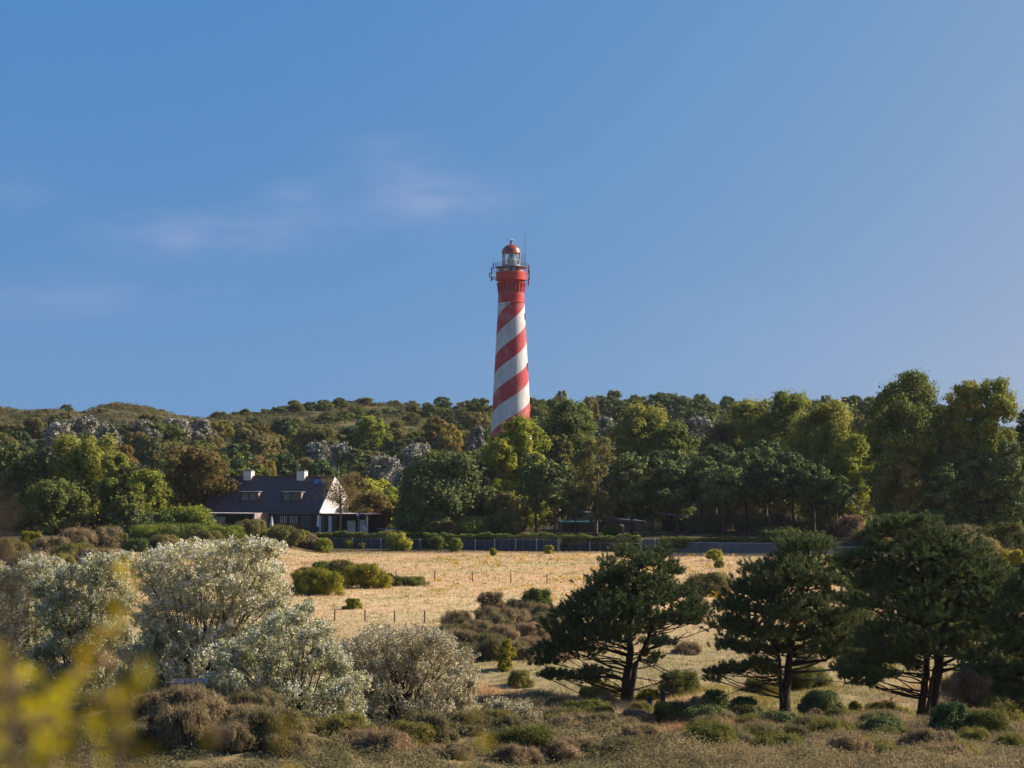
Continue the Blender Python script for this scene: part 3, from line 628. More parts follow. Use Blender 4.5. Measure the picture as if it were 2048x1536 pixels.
# ---------------------------------------------------------------- retaining walls and fences along the meadow
def wall_run(name, px0, px1, h, mat, label, cat, cap=True, thick=.16, posts=0, lift=0.0):
    p0 = Vector(((px0-1024)*wallD(px0)/F, float(wallD(px0)), 0)); p1 = Vector(((px1-1024)*wallD(px1)/F, float(wallD(px1)), 0))
    o = empty(name, (p0.x, p0.y, lift), math.atan2(p1.y-p0.y, p1.x-p0.x)); tag(o, label, cat); ln = (p1-p0).length
    MB().box(0, ln, -thick/2, thick/2, -.6, h).build('boards' if posts else 'wall', mat, o)
    if cap: MB().box(-.03, ln+.03, -thick/2-.04, thick/2+.04, h+.002, h+.06).build('coping', greym if not posts else darkst, o)
    for k in range(posts+1 if posts else 0):
        u = ln*k/posts; MB().box(u-.06, u+.06, -thick/2-.1, -thick/2-.003, -.6, h+.14).build('post', greym if k % 3 == 0 else darkst, o)
    return o
wall_run('plank_wall', 650, 838, 1.22, bluewood, 'blue grey plank wall below the house and veranda', 'wall', posts=10)
wall_run('plank_wall', 842, 988, 1.18, bluewood, 'overgrown blue grey plank wall between the house and the cabin', 'wall', posts=8)
wall_run('plank_wall', 990, 1116, 1.32, bluewood, 'blue grey plank wall with pale posts below the cabin awning', 'wall', posts=9)
wall_run('plank_wall', 1120, 1282, 1.0, blackwood, 'dark low wall buried in hedge below the cabin', 'wall', posts=8)
wall_run('garden_gate', 1284, 1319, 1.62, greywall, 'pale grey plank gate panel in the hedge', 'gate', cap=False, posts=4)
wall_run('concrete_wall', 1332, 1556, 1.25, greywall, 'long low grey concrete wall behind the nearest pines', 'wall')
wall_run('concrete_wall', 1668, 1712, .9, greywall, 'short grey concrete wall between the crowns of the big pines', 'wall')
# ---------------------------------------------------------------- trees and shrubs
def profile(kind, t):
    t = np.clip(t, 0, 1)
    if kind == 'round': return np.sqrt(np.clip(1-(2*t-.9)**2/1.25, 0.02, 1))
    if kind == 'column': return np.clip(.55+t*2.2, .3, 1)*np.sqrt(np.clip(1-((t-.45)/.62)**2*(t > .45), .10, 1))
    if kind == 'cone': return np.clip(t*7, .35, 1)*np.clip(1.12-t, .04, 1)**.75
    if kind == 'dome': return np.sqrt(np.clip(1-(.92*t)**2, .02, 1))
    if kind == 'flat': return np.sqrt(np.clip(1-(2*t-1)**2, .02, 1))**.7
    return np.ones_like(t)
SP = {  # material, profile, clump radius (fraction of half width), clumps, leaf size, crown base, sub-clumps, trunk material
 'poplar': dict(m='poplar', prof='column', rc=.36, nc=34, cb=.12, up=.7, bark='pale'),
 'bright': dict(m='bright', prof='column', rc=.34, nc=34, cb=.06, up=.6, bark='dark'),
 'green':  dict(m='green', prof='round', rc=.36, nc=32, cb=.10, up=.4, bark='dark'),
 'olive':  dict(m='olive', prof='round', rc=.36, nc=32, cb=.08, up=.4, bark='dark'),
 'brown':  dict(m='brown', prof='round', rc=.36, nc=34, cb=.10, up=.3, bark='dark'),
 'yellow': dict(m='yellow', prof='round', rc=.36, nc=30, cb=.10, up=.4, bark='dark'),
 'dark':   dict(m='dark', prof='dome', rc=.34, nc=36, cb=.04, up=.4, bark='dark'),
 'pine':   dict(m='pine', prof='flat', rc=.32, nc=30, cb=.36, up=.5, bark='dark', flat=.62),
 'silver': dict(m='silver', prof='dome', rc=.34, nc=34, cb=.05, up=.7, bark='dark'),
 'pale':   dict(m='olive', prof='column', rc=.28, nc=22, cb=.18, up=.7, bark='pale', dens=.45),
 'heath':  dict(m='heath', prof='dome', rc=.34, nc=26, cb=.0, up=.8, bark='dark'),
 'heathgreen': dict(m='heathgreen', prof='dome', rc=.34, nc=26, cb=.0, up=.6, bark='dark'),
 'lime':   dict(m='lime', prof='dome', rc=.30, nc=30, cb=.0, up=.6, bark='dark'),
 'twig':   dict(m='twig', prof='dome', rc=.34, nc=24, cb=.05, up=.9, bark='dark', dens=.6),
}
def crown_arrays(rng, sp, w, h, leaf, cover=1.0):
    """crown of a tree of height h, width w, standing on z=0: leaf arrays and clump centres"""
    s = SP[sp]; cb = s['cb']*h; hw = w/2; nc = int(s['nc']*1.75*min(2.2, max(1., .85*(h-cb)/w)))
    tz = (np.arange(nc)+rng.random(nc))/nc; rng.shuffle(tz)
    rad = profile(s['prof'], tz)*hw*(1-.55*s['rc'])
    ang = np.arange(nc)*2.39996+rng.normal(0, .5, nc)
    rr = np.sqrt(rng.uniform(.06, 1, nc))
    # irregular outline: the crown bulges and caves around and along its height
    lob = 1+.20*np.sin(2*ang+rng.uniform(0, 6))+.14*np.sin(5*tz+3*ang+rng.uniform(0, 6))
    rc = s['rc']*hw*rng.uniform(.6, 1.25, nc)*np.clip(.55+profile(s['prof'], tz)*.5, .4, 1.05)
    flat = s.get('flat', .85)
    c = np.stack([np.cos(ang)*rad*rr*lob, np.sin(ang)*rad*rr*lob, cb+tz*(h-cb)*.97], 1)
    c[:, 2] = np.minimum(c[:, 2], h-rc*flat*.85)
    c[:, 2] = np.maximum(c[:, 2], cb+rc*flat*.5)
    area = 4*np.pi*rc**2
    n = np.maximum((area*cover*s.get('dens', 1.0)/(leaf**2*.30)*.62).astype(int), 12)
    idx = np.repeat(np.arange(nc), n)
    # finer sprays inside each clump
    nsub = 9; sd = unit(sphere(rng, nc*nsub)*[1, 1, .9]+[0, 0, .25]).reshape(nc, nsub, 3)
    k = rng.integers(0, nsub, len(idx)); d0 = sd[idx, k]
    sc = c[idx]+d0*(rc[idx]*.62)[:, None]*[1, 1, flat]
    d = sphere(rng, len(idx)); r2 = (rc[idx]*.52)*(rng.random(len(idx))**.45)
    p = sc+d*r2[:, None]*[1, 1, flat+.1]
    stray = rng.random(len(idx)) < .10; p[stray] += d[stray]*(rc[idx][stray]*rng.uniform(.1, .55, stray.sum()))[:, None]
    p[:, 2] = np.maximum(p[:, 2], .05)
    out = unit(d*.6+d0*.7+sphere(rng, len(idx))*.75+np.array([0, 0, s['up']*.5]))
    return p, out, c, rc
def trunk_mb(rng, w, h, c, r0, nlimb=9, m=0, sides=6):
    mb = MB(); lean = rng.normal(0, .025*h, 2)
    top = .8*h; pts = [(lean[0]*(t**1.5)+.01*h*math.sin(4*t), lean[1]*(t**1.5), -.3+(top+.3)*t) for t in np.linspace(0, 1, 7)]
    mb.tube(pts, [r0*(1.25 if t == 0 else 1)*(1-.86*t) for t in np.linspace(0, 1, 7)], sides+1, m)
    for i in rng.choice(len(c), min(nlimb, len(c)), replace=False):
        e = Vector(c[i]); zb = max(.1*h, min(top*.9, e.z-.45*math.hypot(e.x, e.y)-.05*h)); t = (zb+.3)/(top+.3)
        b = Vector((lean[0]*t**1.5, lean[1]*t**1.5, zb)); mid = b.lerp(e, .5)+Vector((rng.normal(0, .03*w), rng.normal(0, .03*w), -.03*h))
        mb.tube([b, mid, e], [r0*(1-.8*t)*.6, r0*.3*(1-.6*t), r0*.1], sides-1, m)
    return mb
def near_leaf(sp, D): return max(.30, D*.00112)
def tree(name, sp, px, top, w, D, label, cat='tree', group=None, seed=None, base=None, leaf=None, cover=1.0, trunk=True, r0=None, mat=None):
    """a tree with its own trunk and crown; px, top, w in photo pixels give its place and real size at distance D"""
    x = (px-1024)*D/F; g = gz(x, D); h = CAMZ-(top-HOR)*D/F-g; wd = w*D/F
    h = max(h, .5)
    seed = seed if seed is not None else int(px*7+top*13+D); rng = np.random.default_rng(seed)
    lf = leaf or near_leaf(sp, D)
    p, nn, c, rc = crown_arrays(rng, sp, wd, h, lf, cover)
    v, f = leaf_quads(rng, p, nn, lf*rng.uniform(.65, 1.35, len(p)), .6)
    root = empty(name, (x, D, g-.05), 0); tag(root, label, cat, group)
    s = SP[sp]
    cr = bpy.data.objects.new('crown', big_mesh('crown', [(v, f, 0)], [LM[mat or s['m']]])); link(cr, root)
    if trunk:
        r0 = r0 or max(.05, .016*h+.012*wd)
        trunk_mb(rng, wd, h, c, r0).build('trunk', palebark if s['bark'] == 'pale' else bark, root, smooth=True)
    return root
def bush(name, sp, px, top, bot, w, label, cat='bush', group=None, D=None, leaf=None, cover=1.0, stems=True, mat=None, seed=None):
    """a shrub standing where its foot shows in the photo"""
    if D is None:
        D = 150.0
        for _ in range(60):
            x = (px-1024)*D/F; yb = HOR+(CAMZ-gz(x, D))*F/D
            D *= (1+.35*((yb-bot)/max(bot-HOR, 40)))
            D = min(max(D, 60), 420)
    x = (px-1024)*D/F; g = gz(x, D); h = max(CAMZ-(top-HOR)*D/F-g, .35); wd = w*D/F
    rng = np.random.default_rng(seed if seed is not None else int(px*5+top*11))
    lf = leaf or max(.055, D*.00062)
    p, nn, c, rc = crown_arrays(rng, sp, wd, h, lf, cover)
    v, f = leaf_quads(rng, p, nn, lf*rng.uniform(.6, 1.4, len(p)), .55)
    root = empty(name, (x, D, g-.04)); tag(root, label, cat, group)
    cr = bpy.data.objects.new('foliage', big_mesh('foliage', [(v, f, 0)], [LM[mat or SP[sp]['m']]])); link(cr, root)
    if stems:
        mb = MB()
        for i in rng.choice(len(c), min(9, len(c)), replace=False):
            e = Vector(c[i]); b = Vector((e.x*.15, e.y*.15, -.1)); mb.tube([b, b.lerp(e, .5)+Vector((0, 0, .06*h)), e], [.012*h+.012, .009*h+.006, .006], 5)
        mb.build('stems', twigm, root)
    return root

# ---- the row of trees and bushes at the far side of the meadow
T = tree
G1 = 'trees of the left grove'; G2 = 'trees right of the house'; G3 = 'pines of the dark grove'; G4 = 'poplars over the dark pines'
T('oak_tree','dark', 8, 880, 120, 352, 'dark tree cut by the left edge of the picture, leftmost of the grove', group=G1)
T('oak_tree','dark', 62, 905, 95, 350, 'dark green tree left of the tall olive poplar in the left grove', group=G1)
T('poplar_tree','poplar', 165, 872, 165, 352, 'broad olive green poplar, tallest of the left grove', group=G1, cover=1.1)
T('poplar_tree','poplar', 232, 905, 75, 346, 'narrow olive poplar on the right side of the tallest left grove tree', group=G1)
T('lime_tree','green', 108, 962, 135, 338, 'rounded dark green tree in front of the tall olive poplar, lowest of the left grove', group=G1)
T('alder_tree','bright', 292, 938, 85, 342, 'small bright green tree in the gap of the left grove', group=G1)
T('alder_tree','green', 258, 985, 70, 338, 'low deep green tree under the bright green one in the left grove', group=G1)
T('poplar_tree','pale', 345, 885, 85, 347, 'thin pale twiggy poplar left of the orange brown oak', group=G1, cover=1.3)
T('oak_tree','brown', 392, 893, 128, 349, 'orange brown oak beside the left end of the house roof', group=G1, cover=1.1)
T('poplar_tree','poplar', 318, 960, 70, 344, 'small olive poplar between the bright tree and the orange brown oak', group=G1)
T('willow_shrub','bright', 372, 1015, 125, 333, 'low yellow green willow in front of the left end of the house', group=G1)
T('willow_shrub','dark', 300, 1030, 110, 334, 'dark low thicket tree below the bright green tree of the left grove', group=G1)
T('oak_tree','dark', 215, 990, 80, 356, 'shadowed tree seen behind the trunks of the left grove', group=G1)
# trunks seen under the left grove come with the trees; house surroundings
T('hawthorn_tree','olive', 700, 945, 80, 352, 'olive brown tree just behind the white gable', group=G2)
T('hawthorn_tree','brown', 742, 985, 95, 346, 'brownish spreading tree over the right end of the veranda', group=G2)
T('hawthorn_tree','bright', 730, 960, 70, 362, 'yellow green tree peeping above the brownish tree by the veranda', group=G2)
T('pine_tree','dark', 888, 908, 205, 340, 'broad dark pine mass between the house and the lighthouse', group=G2, cover=1.2)
T('pine_tree','dark', 835, 960, 110, 338, 'dark pine on the left flank of the broad dark pine mass', group=G2)
T('pine_tree','dark', 960, 930, 100, 342, 'dark pine between the broad dark mass and the bright tree under the lighthouse', group=G2)
T('poplar_tree','bright', 1000, 872, 85, 343, 'small yellow green poplar at the lower left of the bright one under the lighthouse', group=G4)
T('poplar_tree','bright', 1046, 833, 124, 346, 'bright yellow green poplar hiding the foot of the lighthouse', group=G4, cover=1.1)
T('poplar_tree','poplar', 985, 885, 70, 350, 'olive poplar at the left side of the bright poplar under the lighthouse', group=G4)
T('hazel_tree','olive', 1010, 985, 90, 338, 'brownish low tree in front of the bright poplar under the lighthouse', group=G2)
T('poplar_tree','green', 1138, 800, 135, 395, 'deep green poplar just right of the lighthouse', group=G4)
T('poplar_tree','silver', 1118, 868, 75, 372, 'dull silver poplar between the bright poplar and the thin pale one', group=G4, mat='olive')
T('poplar_tree','pale', 1190, 872, 120, 338, 'thin pale poplar with a light trunk beside the cabin chimney', group=G4, cover=1.5, r0=.34)
T('poplar_tree','silver', 1212, 832, 80, 405, 'grey leaved poplar behind and above the thin pale one', group=G4)
T('poplar_tree','poplar', 1285, 810, 140, 385, 'rounded olive poplar above the dark pines right of the lighthouse', group=G4)
T('poplar_tree','green', 1345, 845, 115, 380, 'green poplar in the dip between two taller olive ones', group=G4)
T('poplar_tree','silver', 1395, 832, 110, 400, 'grey silver topped poplar behind the dip of the tree line', group=G4)
T('poplar_tree','olive', 1440, 846, 115, 372, 'dull olive poplar left of the two raggedy tall ones', group=G4)
T('poplar_tree','poplar', 1502, 798, 125, 372, 'ragged topped olive poplar, left of a close pair', group=G4)
T('poplar_tree','poplar', 1568, 783, 135, 366, 'ragged topped olive poplar, right and taller one of a close pair', group=G4, cover=1.1)
T('poplar_tree','poplar', 1655, 806, 175, 345, 'wide yellowish poplar with long hanging flank left of the tallest trees', group=G4, cover=1.15)
T('poplar_tree','bright', 1708, 868, 95, 338, 'sunlit yellow flank poplar in the notch before the tallest tree', group=G4)
T('poplar_tree','green', 1818, 744, 186, 318, 'tallest broad poplar near the right edge, dark green on its left side', group=G4, cover=1.15)
T('poplar_tree','green', 1760, 800, 80, 345, 'dark shoulder poplar at the left side of the tallest one', group=G4)
T('poplar_tree','poplar', 1932, 762, 108, 318, 'left top of the twin poplars next to the right edge', group=G4)
T('poplar_tree','poplar', 1988, 756, 118, 316, 'right top of the twin poplars next to the right edge', group=G4)
T('poplar_tree','green', 1884, 806, 90, 330, 'green poplar filling the dip between the tallest poplar and the twin poplars', group=G4)
T('poplar_tree','green', 2052, 815, 80, 322, 'green poplar cut by the right edge of the picture', group=G4)
T('poplar_tree','pale', 1820, 895, 85, 312, 'pale thin leaved poplar under the tallest poplar', group=G4, cover=1.4)
T('poplar_tree','olive', 1905, 880, 90, 316, 'dull olive tree filling the gap under the twin poplars', group=G4)
# pines: dark crowns on bare trunks
def pine(px, top, w, D, label, cb=.42, **k):
    SP['pine']['cb'] = cb
    return T('pine_tree', 'pine', px, top, w, D, label, cat='pine tree', group=G3, **k)
pine(1072, 905, 88, 334, 'slim pale trunked pine, left one of a pair left of the cabin awning', .38, r0=.20)
pine(1108, 925, 80, 333, 'slim pale trunked pine, right one of a pair left of the cabin awning', .40, r0=.18)
pine(1150, 975, 60, 336, 'small pine leaning over the cabin awning', .35)
pine(1262, 905, 95, 336, 'dark pine above the right end of the cabin roof', .40)
pine(1305, 915, 100, 338, 'dark pine between the cabin and the slanting shelter', .42)
pine(1352, 925, 100, 335, 'dark pine standing over the slanting shelter', .36)
pine(1402, 912, 105, 337, 'dark pine at the right end of the slanting shelter', .42)
pine(1445, 930, 85, 333, 'slim dark pine right of the slanting shelter', .45)
pine(1490, 905, 110, 338, 'dark broad topped pine above the long concrete wall', .45)
pine(1538, 915, 95, 334, 'dark pine above the right part of the long concrete wall', .42)
pine(1585, 905, 105, 336, 'dark pine over the right end of the long concrete wall', .45)
pine(1628, 930, 85, 332, 'dark pine below the wide yellowish poplar', .46)
pine(1672, 950, 80, 330, 'thin pine with a pale trunk below the sunlit yellow poplar', .5)
pine(1762, 885, 75, 322, 'dark narrow pine in front of the tallest poplar', .34)
pine(1790, 925, 62, 320, 'small thin pine with branch stubs under the tallest poplar', .45)
pine(1885, 925, 95, 312, 'dark cone shaped pine under the twin poplars, left one', .15)
pine(1955, 905, 100, 314, 'dark pine under the twin poplars, right one', .18)
pine(2018, 880, 100, 310, 'dark pine at the right edge below the twin poplars', .15)
pine(1335, 900, 110, 352, 'dark pine behind the shelter, back row', .3)
pine(1430, 890, 120, 354, 'dark pine behind the wall grove, back row left', .3)
pine(1530, 880, 110, 352, 'dark pine behind the wall grove, back row right', .3)
pine(1235, 925, 90, 356, 'dark pine behind the cabin roof, back row', .2)
# undergrowth at the foot of the grove
def under(px, top, w, D, sp, label):
    return bush('undergrowth_shrub', sp, px, top, 0, w, label, cat='shrub', group='shrubs under the dark grove', D=D, leaf=.26)
for a in ((1015, 1022, 60, 331, 'olive', 'olive shrub at the foot of the bright poplar'), (950, 1035, 90, 331, 'green', 'green shrub behind the plank wall below the dark pine mass'),
          (880, 1042, 70, 333, 'heathgreen', 'low shrub under the left part of the dark pine mass'), (1222, 1050, 40, 331, 'green', 'small green shrub before the cabin wall'),
          (1420, 1030, 90, 342, 'olive', 'olive shrub seen between pine trunks right of the shelter'), (1500, 1028, 90, 345, 'olive', 'sunlit olive shrub behind the pine trunks above the wall'),
          (1560, 1035, 80, 340, 'brown', 'brownish shrub between the pine trunks at the wall end'), (1640, 1040, 100, 338, 'olive', 'shrub thicket under the wide yellowish poplar'),
          (1700, 1030, 90, 332, 'twig', 'brown twiggy thicket under the sunlit yellow poplar'), (1745, 1060, 80, 322, 'olive', 'olive thicket left of the nearest pine top'),
          (1560, 1060, 80, 322, 'green', 'dark thicket behind the end of the concrete wall'), (1625, 1068, 80, 320, 'heathgreen', 'low thicket between the second and third big pines')): under(a[0], a[1], a[2], a[3], a[4], a[5])
bush('yellow_bush','yellow', 1866, 1020, 0, 44, 'small sunlit yellow bush under the twin poplars', D=312, leaf=.2)
for k, (px, top, w, D, sp, lab) in enumerate(((1900, 1062, 110, 265, 'olive', 'mixed brown green bush right behind the third big pine top'), (1965, 1075, 110, 250, 'olive', 'broad olive bush in the thicket at the right edge'),
      (2030, 1098, 70, 235, 'lime', 'bright yellow green bush at the right edge'), (2020, 1045, 110, 285, 'heathgreen', 'dull green bush under the edge pine'), (1930, 1050, 110, 295, 'heath', 'brownish bush below the small yellow bush'),
      (1850, 1055, 90, 300, 'heathgreen', 'dark bush behind the third big pine top'), (1990, 1120, 110, 215, 'heathgreen', 'green bush behind the crown of the edge pine'), (2050, 1140, 90, 200, 'olive', 'olive bush cut by the right edge'),
      (1900, 1100, 120, 225, 'olive', 'olive bush hidden partly by the third big pine'))):
    bush('thicket_bush', sp, px, top, 0, w, lab, group='bushes of the right thicket', D=D, leaf=.2)
# a low dark hedge on the terrace edge
def hedge(px0, px1, top, label):
    rng = np.random.default_rng(int(px0)); D0 = float(wallD((px0+px1)/2))+1.7
    p0 = at(px0, 0, D0); p1 = at(px1, 0, D0); x0 = p0.x; ln = p1.x-p0.x; g = .85
    h = CAMZ-(top-HOR)*D0/F-g; n = int(ln*420)
    u = rng.uniform(0, ln, n); face = rng.random(n)
    hh = h*(1+.10*np.sin(u*.9)+.08*np.sin(u*2.3+1)+.06*np.sin(u*5.1)); yv = np.where(face < .45, -.55, np.where(face < .9, rng.uniform(-.55, .55, n), .55))
    zv = np.where(face < .45, rng.uniform(.0, 1, n)*hh, np.where(face < .9, hh, rng.uniform(0, 1, n)*hh))
    P = np.stack([u, yv+.12*np.sin(u*1.7)+rng.normal(0, .09, n), zv+rng.normal(0, .06, n)], 1)
    nn = unit(sphere(rng, n)+np.stack([np.zeros(n), np.where(face < .45, -1, 0), np.where(face < .45, 0.2, 1)], 1))
    v, f = leaf_quads(rng, P, nn, .19*rng.uniform(.6, 1.4, n), .6)
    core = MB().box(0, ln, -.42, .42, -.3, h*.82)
    o = empty('hedge', (x0, D0, g)); tag(o, label, 'hedge', 'clipped hedges on the terrace')
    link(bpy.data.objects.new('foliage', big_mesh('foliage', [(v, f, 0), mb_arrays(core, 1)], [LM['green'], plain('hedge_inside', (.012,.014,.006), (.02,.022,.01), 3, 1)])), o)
hedge(560, 842, 1066, 'dark clipped hedge in front of the house and veranda')
hedge(846, 1120, 1069, 'dark hedge above the plank wall between house and cabin')
hedge(1122, 1282, 1072, 'dark hedge below the cabin windows')
hedge(1320, 1560, 1076, 'dark hedge on top of the long concrete wall')
# tree with bare twigs in front of the gable
def bare_tree():
    D = 334.0; x = (681-1024)*D/F; g = gz(x, D); o = empty('bare_tree', (x, D, g-.1)); tag(o, 'thin half bare tree before the white gable', 'tree')
    rng = np.random.default_rng(5); mb = MB(); k = D/F
    P = lambda px, py, d=0: Vector(((px-681)*k, d, CAMZ-(py-HOR)*k-g+.1))
    tr = [P(680, 1068), P(681, 1040), P(682, 1010), P(680, 985), P(679, 965)]
    mb.tube(tr, [.17, .15, .12, .09, .05], 7)
    tips = []
    for i in range(30):
        b = tr[rng.integers(1, 4)].lerp(tr[rng.integers(2, 5)], rng.random()); a = rng.uniform(0, 6.28); l = rng.uniform(1.2, 3.0)
        e = b+Vector((math.cos(a)*l, math.sin(a)*l*.8, rng.uniform(.5, 2.4))); mid = b.lerp(e, .5)+Vector((0, 0, -.15)); mb.tube([b, mid, e], [.045, .03, .012], 4); tips += [mid.lerp(e, t) for t in (.3, .7, 1)]
        for q in range(4):
            s = b.lerp(e, rng.uniform(.4, 1)); e2 = s+Vector(rng.normal(0, .5, 3)); mb.tube([s, e2], [.02, .008], 3); tips.append(e2)
    mb.tube([P(679, 965), P(677, 940), P(679, 925)], [.05, .03, .01], 4)
    mb.build('trunk', palebark, o)
    C = np.array([tuple(t) for t in tips]); n = 4200; idx = rng.integers(0, len(C), n); p = C[idx]+rng.normal(0, .28, (n, 3))
    v, f = leaf_quads(rng, p, sphere(rng, n), .2*rng.uniform(.6, 1.2, n), .6)
    link(bpy.data.objects.new('crown', big_mesh('crown', [(v, f, 0)], [LM['brown']])), o)
bare_tree()

# ---- bushes along and on the meadow
B = bush
GM = 'bushes on the meadow'; GW = 'bushes along the plank wall'
B('round_bush','lime', 632, 1138, 1190, 118, 'bright yellow green rounded bush, left one of the pair on the meadow', group=GM)
B('round_bush','lime', 726, 1128, 1176, 112, 'larger bright green rounded bush, right one of the pair on the meadow', group=GM)
B('round_bush','green', 682, 1120, 1152, 62, 'small dark green bush behind the bright pair', group=GM, mat='heathgreen')
B('round_bush','green', 648, 1122, 1150, 44, 'small green bush behind the left bright bush', group=GM)
B('round_bush','heath', 610, 1134, 1158, 52, 'small brown bush left behind the bright pair', group=GM)
B('round_bush','lime', 563, 1172, 1192, 36, 'small yellow green bush at the edge of the silver shrub', group=GM)
B('round_bush','heathgreen', 775, 1146, 1172, 44, 'dark low bush right of the bright pair', group=GM)
B('round_bush','heathgreen', 822, 1155, 1171, 76, 'long low dark bush tailing off right of the bright pair', group=GM)
B('round_bush','lime', 706, 1196, 1218, 42, 'small grassy green bush below the bright pair', group=GM)
B('round_bush','bright', 1071, 1176, 1232, 76, 'leafy mid green bush alone at the meadow edge left of the first pine', group=GM, mat='green')
B('twiggy_bush','twig', 985, 1183, 1222, 62, 'brown twiggy bush left of the leafy green bush', group=GM)
B('twiggy_bush','twig', 1027, 1196, 1224, 40, 'small grey twiggy bush touching the leafy green bush', group=GM, mat='greysilver')
B('round_bush','lime', 1012, 1276, 1340, 46, 'upright yellow green bush in the grass right of the grey silver shrub', group=GM)
B('round_bush','olive', 1422, 1146, 1192, 96, 'brown and yellow bush between the first two big pines', group=GM)
B('round_bush','twig', 1395, 1190, 1240, 60, 'brownish bush lower down between the first two big pines', group=GM)
B('round_bush','bright', 1430, 1098, 1122, 30, 'small green bush before the long concrete wall', group=GM)
B('round_bush','heathgreen', 1438, 1120, 1136, 24, 'tiny grey green tuft bush before the concrete wall', group=GM)
B('round_bush','bright', 1097, 1090, 1108, 20, 'small bright bush on the meadow edge below the cabin awning', group=GM)
B('round_bush','bright', 986, 1096, 1112, 15, 'tiny bright bush on the meadow edge under the lighthouse', group=GM)
for px, top, bot, w, sp, lab in ((568, 1052, 1092, 70, 'olive', 'olive bush in front of the low boarded wing'), (618, 1068, 1098, 56, 'heath', 'brown bush left of the plank wall'), (596, 1062, 1092, 60, 'bright', 'yellow green bush below the curtained windows'),
     (648, 1076, 1106, 38, 'bright', 'green bush covering the left end of the plank wall'), (697, 1080, 1097, 20, 'bright', 'small bush before the plank wall below the veranda'), (722, 1085, 1098, 16, 'olive', 'tiny dry bush before the plank wall'),
     (796, 1066, 1101, 56, 'bright', 'large green bush spilling over the plank wall'), (872, 1072, 1100, 36, 'green', 'dull green bush clinging to the plank wall'), (911, 1076, 1104, 28, 'bright', 'upright green bush before the plank wall below the pine mass'),
     (505, 1040, 1085, 80, 'olive', 'tall olive bush hiding the left boarded wing'), (450, 1052, 1090, 80, 'bright', 'yellow green bush below the flat roof at the left'), (535, 1058, 1086, 50, 'bright', 'low yellow bush beneath the boarded wing corner')):
    B('wall_bush', sp, px, top, bot, w, lab, group=GW, leaf=.17)
GL = 'heath bushes of the left field'
for k, (px, top, bot, w, sp, lab) in enumerate(((155, 1058, 1098, 95, 'heath', 'brown heath bush under the left grove trunks'), (215, 1055, 1096, 90, 'heath', 'brown rounded heath bush by the thin grey pole'), (245, 1066, 1096, 50, 'heathgreen', 'dark heath bush just right of the thin grey pole'),
     (100, 1075, 1110, 90, 'heath', 'dull heath bush below the dark left trees'), (62, 1062, 1100, 64, 'lime', 'bright green bush near the left edge'), (20, 1078, 1120, 80, 'heathgreen', 'green heath bush cut by the left edge'), (150, 1088, 1122, 100, 'heathgreen', 'low greenish heath bush in the left field'),
     (60, 1105, 1140, 110, 'heath', 'wide brown heath bush at the left edge of the field'), (305, 1052, 1092, 100, 'bright', 'yellow green thicket below the left grove'), (365, 1050, 1092, 100, 'green', 'dark green thicket left of the boarded wing'), (280, 1078, 1102, 60, 'dark', 'dark low bush in the field edge'),
     (330, 1070, 1100, 70, 'olive', 'olive thicket behind the big silver tree'), (190, 1098, 1128, 90, 'heath', 'brown heath strip before the silver shrubs'), (415, 1062, 1096, 70, 'olive', 'olive bush before the boarded wing'), (120, 1108, 1135, 80, 'heathgreen', 'green heath strip above the white shrub at left'))):
    B('heath_bush', sp, px, top, bot, w, lab, group=GL, leaf=.17)
p = at(231, 1096, 240); o = empty('pole', (p.x, 240, gz(p.x, 240)-.1)); tag(o, 'thin grey pole standing in the left field', 'pole')
MB().tube([(0,0,0), (0,0,1.75)], [.045, .04], 6).lathe([(.055, 1.75), (.055, 1.82), (.02, 1.84)], 8).build('post', greym, o)
